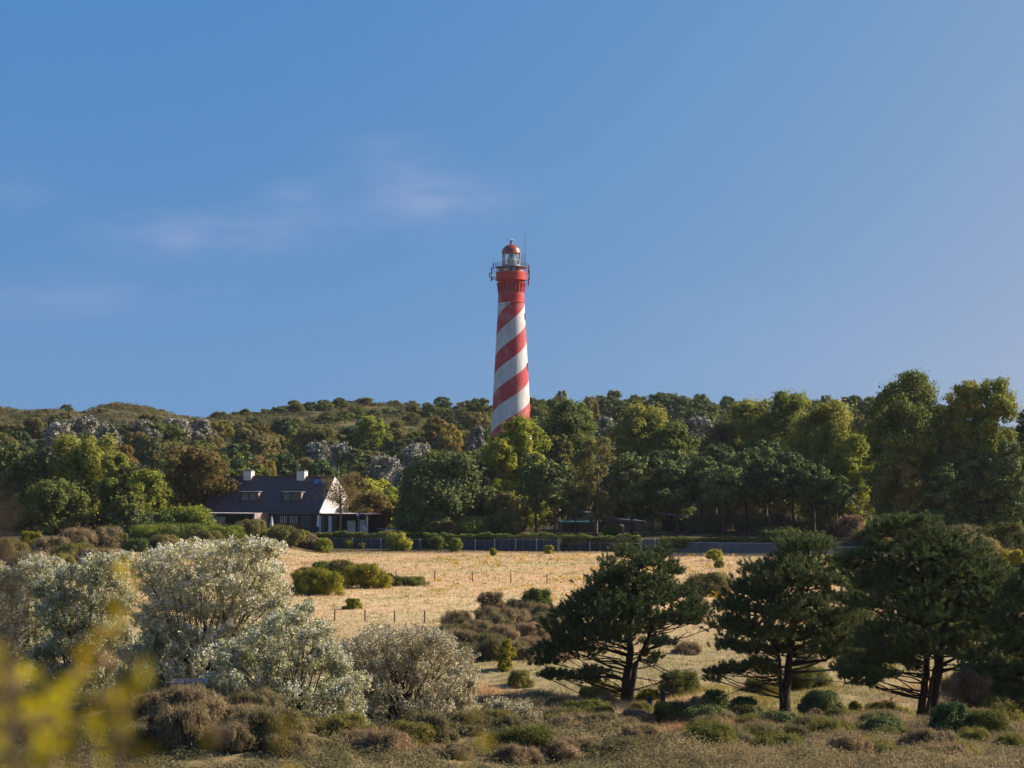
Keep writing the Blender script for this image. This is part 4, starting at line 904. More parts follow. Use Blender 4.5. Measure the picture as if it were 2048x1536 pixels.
# ---------------------------------------------------------------- the three big pines at the right and the edge pine
nrng = np.random.default_rng(77)
def near_pine(base, D, trunks, limbs, pads, label, fill=1.0):
    k = D/F; x0 = (base[0]-1024)*k; g = gz(x0, D); rng = np.random.default_rng(int(base[0]))
    P = lambda px, py, d=0.: Vector(((px-base[0])*k, d, CAMZ-(py-HOR)*k-g))
    root = empty('pine_tree', (x0, D, g)); tag(root, label, 'pine tree', 'big pines in the foreground')
    pa = np.array(pads, float); cxp = pa[:, 0].mean(); halfw = (np.percentile(pa[:, 0], 96)-np.percentile(pa[:, 0], 4))/2
    ph = pa[:, 1]; cyp = ph.mean(); halfh = (ph.max()-ph.min())/2
    W = []
    for px, py, rx, ry in pads:
        e = math.sqrt(max(.08, 1-((px-cxp)/(halfw*1.15))**2-.5*((py-cyp)/(halfh*1.1))**2))*halfw*k*.85
        W.append((P(px, py, -e*rng.uniform(.15, .95)), rx*k*1.04, ry*k*1.08))
        for q in range(2):
            if rng.random() < fill: W.append((P(px+rng.normal(0, 14), py+rng.normal(4, 8), e*rng.uniform(-.5, 1.0)), rx*k*rng.uniform(.75, 1.05), ry*k*rng.uniform(.75, 1.05)))
    tv, tpts = [], []
    for pts, r0, r1 in trunks:
        q = [P(*p) for p in pts]; q[0].z = -.25; n = len(q)
        q2 = []
        for i in range(n-1):
            for t in (0, .33, .66): q2.append(q[i].lerp(q[i+1], t)+Vector(rng.normal(0, .025, 3))*(i+t > .1))
        q2.append(q[-1]); m = len(q2)
        rad = [(r0+(r1-r0)*i/(m-1))*(1+.45*max(0, 1-i/1.7))*rng.uniform(.95, 1.06) for i in range(m)]
        MB().tube(q2, rad, 11).build('trunk', nearbark, root, smooth=True); tpts += q2[1:]
    for pts, r0, r1 in limbs:
        q = [P(*p) for p in pts]; q2 = []
        for i in range(len(q)-1):
            for t in (0, .5): q2.append(q[i].lerp(q[i+1], t)+Vector(rng.normal(0, .03, 3))*(i+t > .1))
        q2.append(q[-1]); m = len(q2); mb = MB().tube(q2, [r0+(r1-r0)*i/(m-1) for i in range(m)], 7)
        for j in range(10):       # bare side twigs
            s = q2[rng.integers(1, m)]; e = s+Vector((rng.normal(0, .35), rng.normal(0, .35), rng.normal(-.05, .22))); mb.tube([s, s.lerp(e, .5)+Vector((0, 0, .05)), e], [.02, .013, .006], 4)
        mb.build('limb', nearbark, root, smooth=True)
    bm_ = MB()          # inner branches that carry the needle pads
    for c, rx, ry in W:
        low = [t for t in tpts if t.z < c.z-.05] or tpts
        s = min(low, key=lambda t: .3*(t-c).length+abs(t.z-(c.z-.32*math.hypot(t.x-c.x, t.y-c.y))))
        m0 = s.lerp(c, .3)+Vector((rng.normal(0, .16), rng.normal(0, .16), rng.normal(-.05, .12))); mid = s.lerp(c, .65)+Vector((rng.normal(0, .22), rng.normal(0, .22), rng.normal(-.12, .14))); bm_.tube([s, m0, mid, c], [.05, .038, .025, .010], 5)
        for q in range(5):
            e = c+Vector((rng.uniform(-1, 1)*rx*.9, rng.uniform(-1, 1)*rx*.9, rng.uniform(-.2, .6)*ry)); bm_.tube([mid.lerp(c, rng.uniform(.2, 1)), e], [.018, .006], 4)
    bm_.build('branches', nearbark, root)
    tc, td = [], []
    for c, rx, ry in W:
        n = int(14+36*rx*rx+20*rx*ry)
        d = sphere(rng, n*2); d = d[d[:, 2] > -.35][:n]; n = len(d)
        r = rng.uniform(.45, 1.2, n)[:, None]; lob = 1+.22*np.sin(3*np.arctan2(d[:, 1], d[:, 0])+rng.uniform(0, 6))[:, None]
        tc.append(np.array(tuple(c))+d*r*lob*[rx*1.05, rx*.95, ry*1.1]); td.append(unit(d*[.9, .9, .5]+[0, 0, .75]+rng.normal(0, .3, (n, 3))))
    tc = np.concatenate(tc); td = np.concatenate(td); m = 46
    base_ = np.repeat(tc, m, 0); dd = np.repeat(td, m, 0); n = len(base_)
    dirs = unit(dd*.85+sphere(rng, n)*.85); base_ = base_+dd*(rng.uniform(-.14, .12, n)[:, None])
    v, f = blades(rng, base_, dirs, rng.uniform(.12, .23, n), rng.uniform(.024, .042, n))
    link(bpy.data.objects.new('crown', big_mesh('crown', [(v, f, 0)], [LM['nearpine']])), root)
    return root
pads1 = [(1250,1108,22,15),(1288,1120,32,22),(1322,1114,26,24),(1228,1138,26,20),(1218,1165,36,25),(1270,1160,50,30),(1322,1165,28,28),(1182,1192,40,25),(1240,1205,50,30),(1310,1200,42,25),(1355,1188,30,18),(1385,1212,26,16),
 (1150,1222,42,24),(1125,1255,40,24),(1112,1288,30,22),(1172,1268,45,26),(1162,1305,40,22),(1232,1255,42,24),(1238,1275,30,20),(1290,1248,40,20),(1345,1233,40,16),(1385,1243,24,10),(1098,1322,22,9),(1108,1348,28,11),(1150,1350,32,9),(1190,1342,22,8),
 (1320,1278,26,10),(1312,1312,14,7),(1347,1352,9,4),(1200,1228,40,24),(1270,1225,40,24),(1340,1140,16,16)]
near_pine((1248,1397), 127.0,
 [([(1248,1397),(1252,1360),(1258,1330),(1262,1300),(1258,1250),(1265,1200),(1275,1150),(1285,1120)], .27, .05), ([(1254,1350,-.1),(1272,1325,-.3),(1290,1290,-.5),(1308,1240,-.6),(1330,1190,-.4)], .17, .05)],
 [([(1248,1362),(1225,1350,-.3),(1185,1352,-.8),(1110,1355,-1.0)], .10, .03), ([(1256,1335),(1225,1325,.4),(1180,1320,.9)], .08, .03), ([(1258,1312),(1215,1300,-.5),(1165,1285,-.9)], .09, .03), ([(1285,1300,-.5),(1330,1290,-.2),(1375,1265,.2)], .07, .02),
  ([(1262,1340,.2),(1310,1335,.6),(1350,1352,.9)], .045, .012), ([(1256,1352,.2),(1300,1362,.7),(1345,1372,1.2)], .04, .01), ([(1275,1320,0),(1330,1345,.3),(1385,1340,.7)], .04, .01), ([(1290,1385,1.5),(1340,1386,1.3),(1385,1362,1.2)], .03, .01)],
 pads1, 'big dark pine with a forked leaning trunk, leftmost of the foreground pines')
pads2 = [(1610,1085,40,16),(1582,1104,36,17),(1640,1094,32,17),(1572,1134,44,22),(1640,1128,48,22),(1502,1138,22,15),(1522,1154,36,22),(1698,1138,30,17),(1582,1163,46,22),(1650,1163,46,20),(1492,1180,36,22),(1540,1188,40,22),(1460,1208,34,20),(1600,1203,48,22),(1670,1193,40,18),
 (1510,1223,44,24),(1570,1233,44,22),(1452,1238,30,18),(1640,1233,40,18),(1690,1233,40,18),(1482,1263,44,22),(1540,1268,40,20),(1600,1263,40,17),(1660,1268,40,17),(1452,1288,30,14),(1500,1293,30,14),(1462,1332,30,9),(1510,1322,25,9),(1690,1298,24,11),(1722,1268,26,20),(1425,1343,20,7),(1540,1343,16,6),(1715,1200,24,18),(1560,1300,30,12),(1620,1300,25,10)]
near_pine((1570,1412), 124.0,
 [([(1570,1412),(1573,1375),(1576,1340),(1580,1300),(1582,1250),(1600,1200),(1612,1150),(1612,1095)], .26, .05), ([(1566,1360,-.1),(1556,1320,-.3),(1550,1280,-.6),(1530,1220,-.9)], .12, .04)],
 [([(1582,1330),(1620,1322,-.4),(1650,1318,-.6),(1672,1292,-.8),(1690,1250,-.8)], .11, .04), ([(1578,1345,.2),(1630,1345,.5),(1680,1342,.8),(1725,1338,1.0)], .085, .02), ([(1582,1310,.1),(1610,1290,.4),(1640,1275,.6)], .09, .03),
  ([(1566,1368),(1525,1366,-.5),(1480,1376,-.9),(1448,1388,-1.0)], .06, .012), ([(1570,1335,.2),(1520,1330,.6),(1470,1335,.9)], .07, .02), ([(1560,1350,-.4),(1500,1352,-.8),(1430,1346,-1.2)], .05, .015), ([(1580,1355,.5),(1640,1362,1.1),(1700,1372,1.6)], .045, .012)],
 pads2, 'big dark pine with a straight trunk and upswept limbs, second foreground pine from left')
pads3 = [(1800,1048,38,13),(1838,1040,30,11),(1770,1068,30,16),(1760,1098,26,14),(1712,1110,26,9),(1850,1074,44,20),(1900,1074,36,18),(1822,1104,44,21),(1890,1108,44,22),(1940,1104,36,17),(1780,1130,36,17),(1840,1144,48,22),(1910,1144,44,22),(1968,1130,36,17),(1990,1154,32,17),(1752,1150,26,20),
 (1772,1174,40,18),(1832,1184,44,22),(1900,1188,44,22),(1960,1184,40,22),(2000,1198,36,22),(1742,1200,40,18),(1792,1224,44,22),(1860,1228,48,22),(1930,1228,44,22),(1760,1254,44,18),(1820,1268,44,18),(1890,1273,40,17),(1950,1268,40,17),(1730,1284,36,14),(1790,1298,36,14),(1850,1298,34,14),(1722,1354,36,10),(1766,1344,26,10),(1812,1330,20,17),(1826,1298,18,22),(1912,1300,36,16),(1960,1312,36,18),(1735,1322,30,12),(1700,1345,24,9),(1985,1250,34,20),(1690,1130,24,14),(1720,1165,26,16)]
near_pine((1838,1452), 115.0,
 [([(1838,1452),(1846,1400),(1853,1350),(1852,1290),(1848,1230),(1845,1150),(1850,1075)], .22, .05), ([(1868,1452,.3),(1872,1400,.3),(1880,1340,.3),(1886,1290,.2),(1895,1220,0),(1900,1150,0),(1895,1085,0)], .27, .05), ([(1848,1392),(1862,1360,-.2),(1868,1330,-.3),(1866,1290,-.4)], .10, .06)],
 [([(1848,1385),(1825,1378,-.3),(1800,1380,-.5),(1765,1400,-.8)], .035, .01), ([(1850,1350),(1815,1345,-.4),(1770,1348,-.8),(1722,1358,-1)], .06, .02), ([(1884,1330,.2),(1920,1315,.4),(1960,1290,.4)], .09, .03), ([(1882,1345,.1),(1930,1330,-.3),(1990,1330,-.6),(2030,1345,-.8)], .07, .02), ([(1850,1325),(1815,1315,.5),(1775,1305,.9)], .07, .02)],
 pads3, 'big dark pine with two trunks side by side, third from left in the foreground')
pads4 = [(2032,1178,26,20),(2042,1218,30,20),(2022,1258,40,19),(2042,1298,30,19),(2002,1288,36,15),(2036,1343,36,17),(2032,1388,26,15),(2062,1148,32,22),(2085,1195,45,30),(2095,1260,45,30),(2095,1320,45,26),(2002,1238,32,17),(2075,1370,34,17),(2120,1220,40,26),(2130,1290,40,24),(2090,1120,32,20),(1985,1330,34,18),(1955,1345,30,16),(1990,1375,32,18),(2020,1415,34,18),(1975,1405,28,16),(2050,1430,34,18)]
near_pine((2082,1462), 110.0, [([(2082,1462),(2080,1400),(2084,1330),(2080,1250),(2085,1130)], .25, .05)], [([(2080,1370),(2055,1350,-.3),(2030,1345,-.6)], .07, .02), ([(2080,1330),(2045,1300,-.4),(2010,1288,-.8)], .07, .02)],
 pads4, 'dark pine cut by the right edge of the picture, rightmost of the foreground pines')

# ---------------------------------------------------------------- silver shrubs in the foreground left
def silver(px, top, bot, w, D, label, mat='nearsilver', leaf=.085, cover=1.0, lean=0, seed=1, blobs=None, name='silver_poplar'):
    """blobs: foliage masses (px, py, rx, ry) in photo pixels at distance D; every mass gets its own depth"""
    k = D/F; x0 = (px-1024)*k; g = gz(x0, D); rng = np.random.default_rng(seed)
    P = lambda a, b, d=0.: np.array([(a-px)*k, d, CAMZ-(b-HOR)*k-g])
    root = empty(name, (x0, D, g-.05)); tag(root, label, 'silver poplar', 'silver leaved shrubs')
    gy = HOR+(CAMZ-g)*F/D; b0 = np.array(blobs, float); rr_ = np.random.default_rng(seed+50); blobs = list(blobs)
    for a in np.arange(b0[:, 0].min()+12, b0[:, 0].max()-6, 40):
        near_ = b0[np.abs(b0[:, 0]-a) < 45]
        if not len(near_): continue
        yb = near_[:, 1].max()+26
        while yb < gy-6: blobs.append((a+rr_.normal(0, 6), yb, 36, 22)); yb += 34
    ba = np.array(blobs, float); cx_ = ba[:, 0].mean(); hw = max(np.ptp(ba[:, 0])/2+ba[:, 2].mean(), 10)
    C, RX, RY = [], [], []
    for a, b, rx, ry in blobs:
        e = math.sqrt(max(.1, 1-((a-cx_)/(hw*1.1))**2))*hw*k*.8
        for q, dd in enumerate((-rng.uniform(.25, .9), rng.uniform(-.3, .4), rng.uniform(.4, .95))):
            j = 0 if q == 0 else 9
            C.append(P(a+rng.normal(0, 1)*j, b+rng.normal(0, 1)*j+(4 if q else 0), dd*e)); RX.append(rx*k*rng.uniform(.62, 1.08)); RY.append(ry*k*rng.uniform(.65, 1.12))
    C = np.array(C); RX = np.array(RX); RY = np.array(RY); nC = len(C)
    # shoots: every mass is a bundle of leafy shoots that point out and up
    S, E, tag_ = [], [], []
    for i in range(nC):
        ns = int(20+50*RX[i]*RY[i]*cover); d = sphere(rng, ns*2); d = d[d[:, 2] > -.55][:ns]
        tip = C[i]+d*rng.uniform(.75, 1.12, (len(d), 1))*[RX[i], RX[i], RY[i]]; dr = unit(d*[.8, .8, .5]+[0, 0, .8]+rng.normal(0, .3, (len(d), 3)))
        ln = rng.uniform(.28, .62, (len(d), 1)); S.append(tip-dr*ln); E.append(tip+dr*.05)
    S = np.concatenate(S); E = np.concatenate(E); nl = 36
    t = rng.random((len(S), nl)); p = S[:, None]+(E-S)[:, None]*t[..., None]; ax = unit(E-S); p = p.reshape(-1, 3); n = len(p)
    axr = np.repeat(ax, nl, 0); side = unit(np.cross(axr, sphere(rng, n))); p = p+side*rng.uniform(.03, .10, n)[:, None]
    p[:, 2] = np.maximum(p[:, 2], .05)
    nrm = unit(side*.5+sphere(rng, n)*.7+[0, 0, .5])
    v, f = leaf_quads(rng, p, nrm, leaf*rng.uniform(.6, 1.3, n), .62)
    hi = (t > .45) & (rng.random((len(S), 1)) < np.clip(.25+.75*ax[:, 2:3]+.25*ax[:, :1], 0, 1)*(.55 if mat == 'nearsilver' else .2)); hi = hi.ravel()  # pale shoot tips, weighted up and right: sunlit rims painted into leaf colour
    vq = v.reshape(-1, 4, 3); va, vb = vq[~hi].reshape(-1, 3), vq[hi].reshape(-1, 3)
    link(bpy.data.objects.new('foliage', big_mesh('foliage', [(va, f[:len(va)//4], 0), (vb, f[:len(vb)//4], 1)], [LM[mat], LM['silvertip']])), root)
    mb = MB(); nst = 7
    ang = rng.uniform(0, 6.28, nst); stem = [Vector((math.cos(a)*.25+lean*.0, math.sin(a)*.25, -.1)) for a in ang]
    for i in range(nC):
        e = Vector(C[i]); s = stem[i % nst]; m1 = s.lerp(e, .35)+Vector((rng.normal(0, .15), rng.normal(0, .15), .15*e.z)); m2 = s.lerp(e, .7)+Vector((rng.normal(0, .15), rng.normal(0, .15), .08*e.z))
        mb.tube([s, m1, m2, e], [.05, .032, .02, .008], 5)
    for i in rng.choice(len(S), min(420, len(S)), replace=False):
        c = C[np.argmin(((C-S[i])**2).sum(1))]; mb.tube([c*.5+S[i]*.5, S[i], E[i]], [.012, .008, .003], 3)
    mb.build('stems', twigm, root)
    return root
silver(400, 1064, 1400, 300, 101.0, 'big domed silver poplar left of the bright bush pair, largest of the silver shrubs', seed=11, leaf=.09, blobs=[
 (420,1090,45,22),(380,1100,45,24),(470,1085,40,20),(520,1080,36,16),(545,1090,22,12),(330,1110,40,24),(300,1125,35,22),(440,1125,50,26),(500,1120,45,24),(545,1135,30,20),(360,1145,50,28),(310,1165,40,28),(420,1165,50,28),(480,1160,50,28),(535,1170,35,24),
 (340,1200,45,30),(400,1210,50,30),(460,1205,50,28),(520,1205,40,26),(560,1195,22,16),(300,1225,36,28),(350,1250,45,30),(410,1260,50,28),(470,1255,45,28),(520,1250,40,24),(310,1280,40,28),(370,1295,45,28),(430,1300,45,26),(290,1310,34,22),(340,1325,36,20),(570,1225,24,16),(585,1230,18,12),(300,1335,34,22),(322,1362,34,18),(272,1300,28,20),(390,1335,44,22),(262,1335,24,18),(440,1340,40,22)])
silver(590, 1225, 1470, 300, 86.0, 'wide silver shrub with white shoot tips in front of the big domed silver poplar', seed=12, leaf=.085, blobs=[
 (600,1225,30,18),(560,1235,30,20),(640,1250,34,20),(520,1260,36,22),(580,1275,45,26),(655,1285,30,22),(500,1300,40,26),(560,1320,45,28),(630,1320,45,28),(680,1325,28,22),(470,1345,36,24),(530,1365,45,28),(600,1370,48,28),(665,1370,36,26),(500,1400,36,24),(570,1415,45,24),(640,1415,45,26),(695,1405,26,24),(540,1440,34,18),(610,1450,45,18),(680,1445,34,20),(720,1440,16,18),(450,1310,34,22),(440,1350,34,22),(455,1385,30,20),(475,1425,34,20),(450,1420,26,16),(560,1455,40,14),(500,1455,34,14),(700,1360,20,20)])
silver(820, 1245, 1460, 270, 93.0, 'grey brown thinning silver shrub, rightmost of the silver shrubs', 'greysilver', seed=13, leaf=.075, cover=.9, blobs=[
 (760,1262,40,18),(820,1255,40,16),(870,1262,34,16),(720,1285,34,20),(780,1290,42,22),(840,1290,42,22),(895,1280,28,18),(700,1315,32,20),(750,1325,42,24),(815,1325,42,24),(875,1320,40,22),(925,1325,26,18),(720,1355,36,22),(780,1365,42,22),(845,1360,42,22),(905,1360,36,20),(940,1355,18,14),(750,1395,40,20),(820,1400,42,20),(880,1395,40,20),(930,1390,22,16),(780,1430,40,18),(850,1430,40,18),(905,1425,28,14),(720,1420,34,18),(760,1455,44,14),(830,1455,44,14),(890,1448,34,12),(690,1400,26,18),(940,1415,18,12)])
silver(165, 1105, 1310, 220, 106.0, 'white tipped silver shrub left of the big domed silver poplar', seed=14, leaf=.09, blobs=[
 (200,1112,34,16),(235,1120,24,16),(150,1140,34,18),(110,1150,30,18),(195,1150,38,22),(240,1155,26,22),(85,1175,30,16),(140,1180,40,22),(200,1190,40,24),(240,1195,26,22),(110,1205,34,20),(165,1225,40,24),(215,1230,34,24),(140,1255,32,20),(190,1268,34,20),(235,1250,24,20),(150,1285,34,18),(200,1295,36,18),(110,1240,30,18),(120,1275,30,18),(240,1285,28,20),(175,1310,38,16),(230,1318,30,16)])
silver(50, 1118, 1215, 130, 122.0, 'small pale silver shrub at the left edge behind the white tipped one', seed=15, leaf=.09, blobs=[
 (60,1130,30,14),(95,1125,26,12),(25,1140,26,14),(60,1155,34,18),(100,1150,26,16),(20,1165,26,18),(70,1180,34,16),(0,1150,22,16),(30,1195,34,16),(80,1200,34,14),(0,1185,26,16)])
silver(1022, 1400, 1440, 90, 92.0, 'low grey silver bush on the heath in front of the first pine', 'greysilver', seed=16, leaf=.07, blobs=[
 (1000,1398,28,9),(1040,1405,26,9),(1022,1420,36,11),(985,1418,20,9),(1060,1425,20,9)], name='silver_bush')

# ---------------------------------------------------------------- heath mounds of the foreground
def heath_proto(name, sp, seed, leaf, n=1.0):
    rng = np.random.default_rng(seed); p, nn, c, rc = crown_arrays(rng, sp, 2.4, .95, leaf, n)
    v, f = leaf_quads(rng, p, nn, leaf*rng.uniform(.6, 1.4, len(p)), .4)
    tips = p[rng.random(len(p)) < .22]; d = unit(np.stack([rng.normal(0, .35, len(tips)), rng.normal(0, .35, len(tips)), np.ones(len(tips))], 1))
    v2, f2 = blades(rng, tips, d, rng.uniform(.08, .2, len(tips)), .022)
    return big_mesh(name, [(v, f, 0), (v2, f2, 1)], [LM[SP[sp]['m']], LM['heath'] if sp != 'heathgreen' else LM['heathgreen']])
HP = {'heath': [heath_proto('foliage', 'heath', 200+i, .075) for i in range(4)], 'heathgreen': [heath_proto('foliage', 'heathgreen', 220+i, .075) for i in range(3)]}
hstem = MB()
for a in range(7): hstem.tube([(0, 0, -.15), (.45*math.cos(a*.9), .45*math.sin(a*.9), .3), (.8*math.cos(a*.9), .8*math.sin(a*.9), .55)], [.03, .02, .008], 5)
STEMO = None
def mound(px, D, w, h, kind, label, group, rng):
    global STEMO
    x = (px-1024)*D/F; o = empty('heath_bush', (x, D, gz(x, D)-.05), rng.uniform(0, 6.28)); tag(o, label, 'heath bush', group)
    o.scale = (w/2.4, w/2.4*rng.uniform(.85, 1.15), h/.95)
    c = bpy.data.objects.new('foliage', HP[kind][rng.integers(0, len(HP[kind]))]); link(c, o)
    if STEMO is None: s = hstem.build('stems', twigm, o); STEMO = s.data
    else: link(bpy.data.objects.new('stems', STEMO), o)
TRUNKS = ((1248, 127), (1570, 124), (1838, 115), (1868, 115))
def blocks(px, D): return any((np.abs(px-a) < 30) & (D < b+1) & (D > b-17) for a, b in TRUNKS)
def clear_of(px, y):
    k_ = np.ones(len(px), bool)
    for a, b in TRUNKS: k_ &= ~((np.abs(px-a) < 26) & (y < b+1) & (y > b-15))
    return k_
def patch(n, poly, wr, hr, mix, labels, group, seed, gap=.36):
    """poly: photo corners (px, D); mounds scattered with spacing"""
    rng = np.random.default_rng(seed); got = []; tries = 0
    P = np.array(poly, float)
    while len(got) < n and tries < 8000:
        tries += 1; px = rng.uniform(P[:, 0].min(), P[:, 0].max()); D = rng.uniform(P[:, 1].min(), P[:, 1].max())
        ins = False; j = len(P)-1
        for i in range(len(P)):
            if (P[i, 1] > D) != (P[j, 1] > D) and px < (P[j, 0]-P[i, 0])*(D-P[i, 1])/(P[j, 1]-P[i, 1])+P[i, 0]: ins = not ins
            j = i
        if not ins or blocks(px, D): continue
        x = (px-1024)*D/F; w = rng.uniform(*wr)
        if any((x-a)**2+(D-b)**2 < (gap*(w+c))**2 for a, b, c in got): continue
        got.append((x, D, w)); kind = 'heath' if rng.random() < mix else 'heathgreen'
        mound(px, D, w, w*rng.uniform(*hr), kind, labels[0 if kind == 'heath' else 1], group, rng)
patch(34, [(880,150),(1110,150),(1130,192),(1000,196),(880,180)], (1.6, 3.0), (.36, .55), .92, ('brown grey heath mound in the patch left of the first pine', 'greener heath mound in the brown patch left of the first pine'), 'heath mounds left of the first pine', 31)
patch(84, [(930,76),(1290,76),(1300,122),(1180,124),(940,112)], (1.0, 2.2), (.30, .5), .72, ('brown heath mound on the slope below the first pine', 'green tinged heath mound on the slope below the first pine'), 'heath mounds below the first pine', 32, .26)
patch(34, [(250,74),(560,74),(470,88),(300,92),(250,90)], (1.2, 2.4), (.36, .55), .8, ('brown heath mound at the bottom left below the silver shrubs', 'greenish heath mound at the bottom left below the silver shrubs'), 'heath mounds below the silver shrubs', 33)
patch(22, [(-20,80),(270,80),(240,104),(60,125),(-20,125)], (1.2, 2.4), (.36, .55), .75, ('brown heath mound at the far left foreground', 'green heath mound at the far left foreground'), 'heath mounds at the far left', 34)
patch(12, [(560,74),(930,74),(930,84),(560,80)], (1.2, 2.2), (.36, .5), .7, ('brown heath mound along the bottom edge under the grey silver shrub', 'green heath mound along the bottom edge under the grey silver shrub'), 'heath mounds at the bottom edge', 35)
patch(9, [(1300,104),(1800,106),(1800,116),(1560,118),(1310,124)], (1.1, 2.2), (.38, .55), .45, ('brown low bush in the grass between the pine trunks', 'dark green low bush in the grass between the pine trunks'), 'low bushes between the pine trunks', 36)
patch(46, [(1280,76),(2050,76),(2050,103),(1290,103)], (1.1, 2.2), (.3, .5), .6, ('brown heath mound along the bottom right edge', 'green heath mound along the bottom right edge'), 'heath mounds at the bottom right', 37, .26)
GB = 'single bushes under the big pines'
B('round_bush','dark', 1430, 1378, 1424, 70, 'dark bush between the first and second big pine trunks', group=GB, leaf=.08)
B('round_bush','dark', 1490, 1392, 1430, 60, 'low dark bush left of the second big pine trunk', group=GB, leaf=.08)
B('round_bush','dark', 1640, 1380, 1432, 90, 'dark rounded bush right of the second big pine trunk', group=GB, leaf=.08)
B('twiggy_bush','twig', 1630, 1416, 1462, 66, 'brown twiggy bush at the bottom edge below the second big pine', group=GB, leaf=.07)
B('round_bush','heathgreen', 1710, 1400, 1430, 40, 'small dark green bush left of the twin trunk pine', group=GB, leaf=.08)
B('twiggy_bush','twig', 1940, 1335, 1462, 120, 'tall brown dead twiggy bush right of the twin trunk pine', group=GB, leaf=.08, cover=.8)
B('round_bush','lime', 1300, 1378, 1400, 50, 'yellow green tuft bush at the foot of the first big pine', group=GB, leaf=.08)
B('round_bush','lime', 1790, 1412, 1436, 60, 'yellow green low bush left of the twin trunks', group=GB, leaf=.08)
B('round_bush','heathgreen', 1205, 1362, 1398, 60, 'green low bush left of the first big pine trunk', group=GB, leaf=.08)
B('round_bush','heathgreen', 1040, 1340, 1372, 60, 'dark low bush in the grass left of the first pine lowest branch', group=GB, leaf=.08)
B('round_bush','lime', 2020, 1425, 1462, 70, 'yellow green bush at the bottom right corner', group=GB, leaf=.08)
for px, top, bot, w, sp, lab in ((1335,1402,1450,96,'heathgreen','tangled olive bush at the bottom right of the first pine trunk'), (1412,1412,1455,100,'dark','wide dark bush above the reddish grass'), (1480,1408,1452,90,'heathgreen','olive bush below and left of the second pine trunk'),
     (1565,1424,1466,104,'dark','wide dark bush below the second pine trunk'), (1690,1420,1464,110,'heathgreen','olive bush at the bottom edge between second pine and twin trunks'), (1768,1434,1476,110,'dark','dark bush at the bottom edge left of the twin trunks'),
     (1905,1404,1466,110,'dark','dark tangled bush just right of the twin trunks'), (1990,1392,1466,130,'heathgreen','large olive bush at the bottom right under the edge pine'), (1268,1418,1458,90,'heath','brown bush at the bottom below the first pine trunk'), (1180,1400,1440,90,'heathgreen','olive bush below the lowest branch of the first pine')):
    B('scrub_bush', sp, px, top, bot, w, lab, group=GB, leaf=.08)
B('round_bush','green', 40, 1215, 1262, 60, 'green leafy bush at the left edge among brown heath', group=GB, leaf=.08)
patch(16, [(-20,99),(275,97),(270,105),(110,118),(-20,119)], (1.8, 3.4), (.42, .62), .6, ('brown heath mound in front of the leftmost silver shrubs', 'green heath mound in front of the leftmost silver shrubs'), 'heath mounds before the leftmost silver shrubs', 41, .3)
patch(26, [(1640,128),(2110,125),(2110,260),(1700,290)], (3.0, 5.5), (.4, .6), .4, ('brownish scrub bush in the thicket behind the edge pines', 'green scrub bush in the thicket behind the edge pines'), 'scrub behind the edge pines', 38)
patch(6, [(1330,126),(1700,126),(1650,165),(1350,160)], (1.6, 2.8), (.35, .5), .5, ('brown scrub bush in the grass behind the big pines', 'green scrub bush in the grass behind the big pines'), 'scrub behind the big pines', 39)
patch(14, [(620,128),(900,128),(1000,160),(860,165),(700,140)], (1.4, 2.4), (.3, .45), .5, ('brown low bush behind the grey silver shrub', 'green low bush behind the grey silver shrub'), 'low bushes behind the grey silver shrub', 40)
# stumps, posts, hut
def stump(px, py0, py1, w, label):
    D = 122.0; x = (px-1024)*D/F; g = gz(x, D); zt = CAMZ-(py0-HOR)*D/F; r = w*D/F/2
    o = empty('wooden_post', (x, D, min(g, CAMZ-(py1-HOR)*D/F)-.1)); zt -= o.location.z; tag(o, label, 'post', 'stout dark posts under the pines')
    MB().lathe([(r*1.05, -.2), (r, .2), (r*.96, zt-.03), (r*.85, zt)], 10).build('post', plain('tarred_wood', (.012,.022,.018), (.03,.045,.035), 6, .7), o)
    MB().lathe([(r*.85, zt+.001), (r*.8, zt+.012)], 10).build('post_top', plain('cut_wood', (.08,.09,.07), (.13,.13,.10), 8, .8), o)
stump(1299, 1393, 1410, 10, 'short dark round post right of the first big pine'); stump(1325.5, 1380, 1412, 11, 'taller dark round post right of the first big pine')
def hut():
    D = 86.0; x = (384-1024)*D/F; zt = CAMZ-(1362-HOR)*D/F; g = gz(x, D); k = D/F
    o = empty('shelter', (x, D, g-.05), R(4)); zr = zt-o.location.z; tag(o, 'small flat roofed wooden shelter half hidden under the big silver poplar', 'shelter')
    MB().box(-.75, .72, -.55, .9, zr-.09, zr).box(-.78, .75, -.59, -.552, zr-.11, zr+.01).build('roof', plain('old_boards', (.16,.13,.11), (.27,.22,.19), 5, .85), o)
    MB().box(-.66, .6, .7, .78, 0, zr-.092).build('rear_wall', blackm, o)
    MB().box(-.66, -.6, -.4, .7, 0, zr-.092).box(.56, .62, -.4, .7, 0, zr-.092).build('side_wall', blackwood, o)
    for s_ in (-.62, .52): MB().box(s_, s_+.09, -.5, -.405, 0, zr-.092).build('post', blackwood, o)
hut()
hr0 = np.random.default_rng(5)
for px, D, w, h, lab in ((318, 82.5, 1.5, .95, 'rounded heath mound hiding the left side of the small shelter'), (432, 82, 1.7, .9, 'rounded heath mound hiding the right side of the small shelter'), (375, 79, 1.4, .55, 'heath mound in front of the small shelter'), (280, 80, 1.5, .9, 'heath mound left of the small shelter'), (480, 80, 1.6, .8, 'heath mound right of the small shelter')):
    mound(px, D, w, h, 'heath', lab, 'heath mounds below the silver shrubs', hr0)
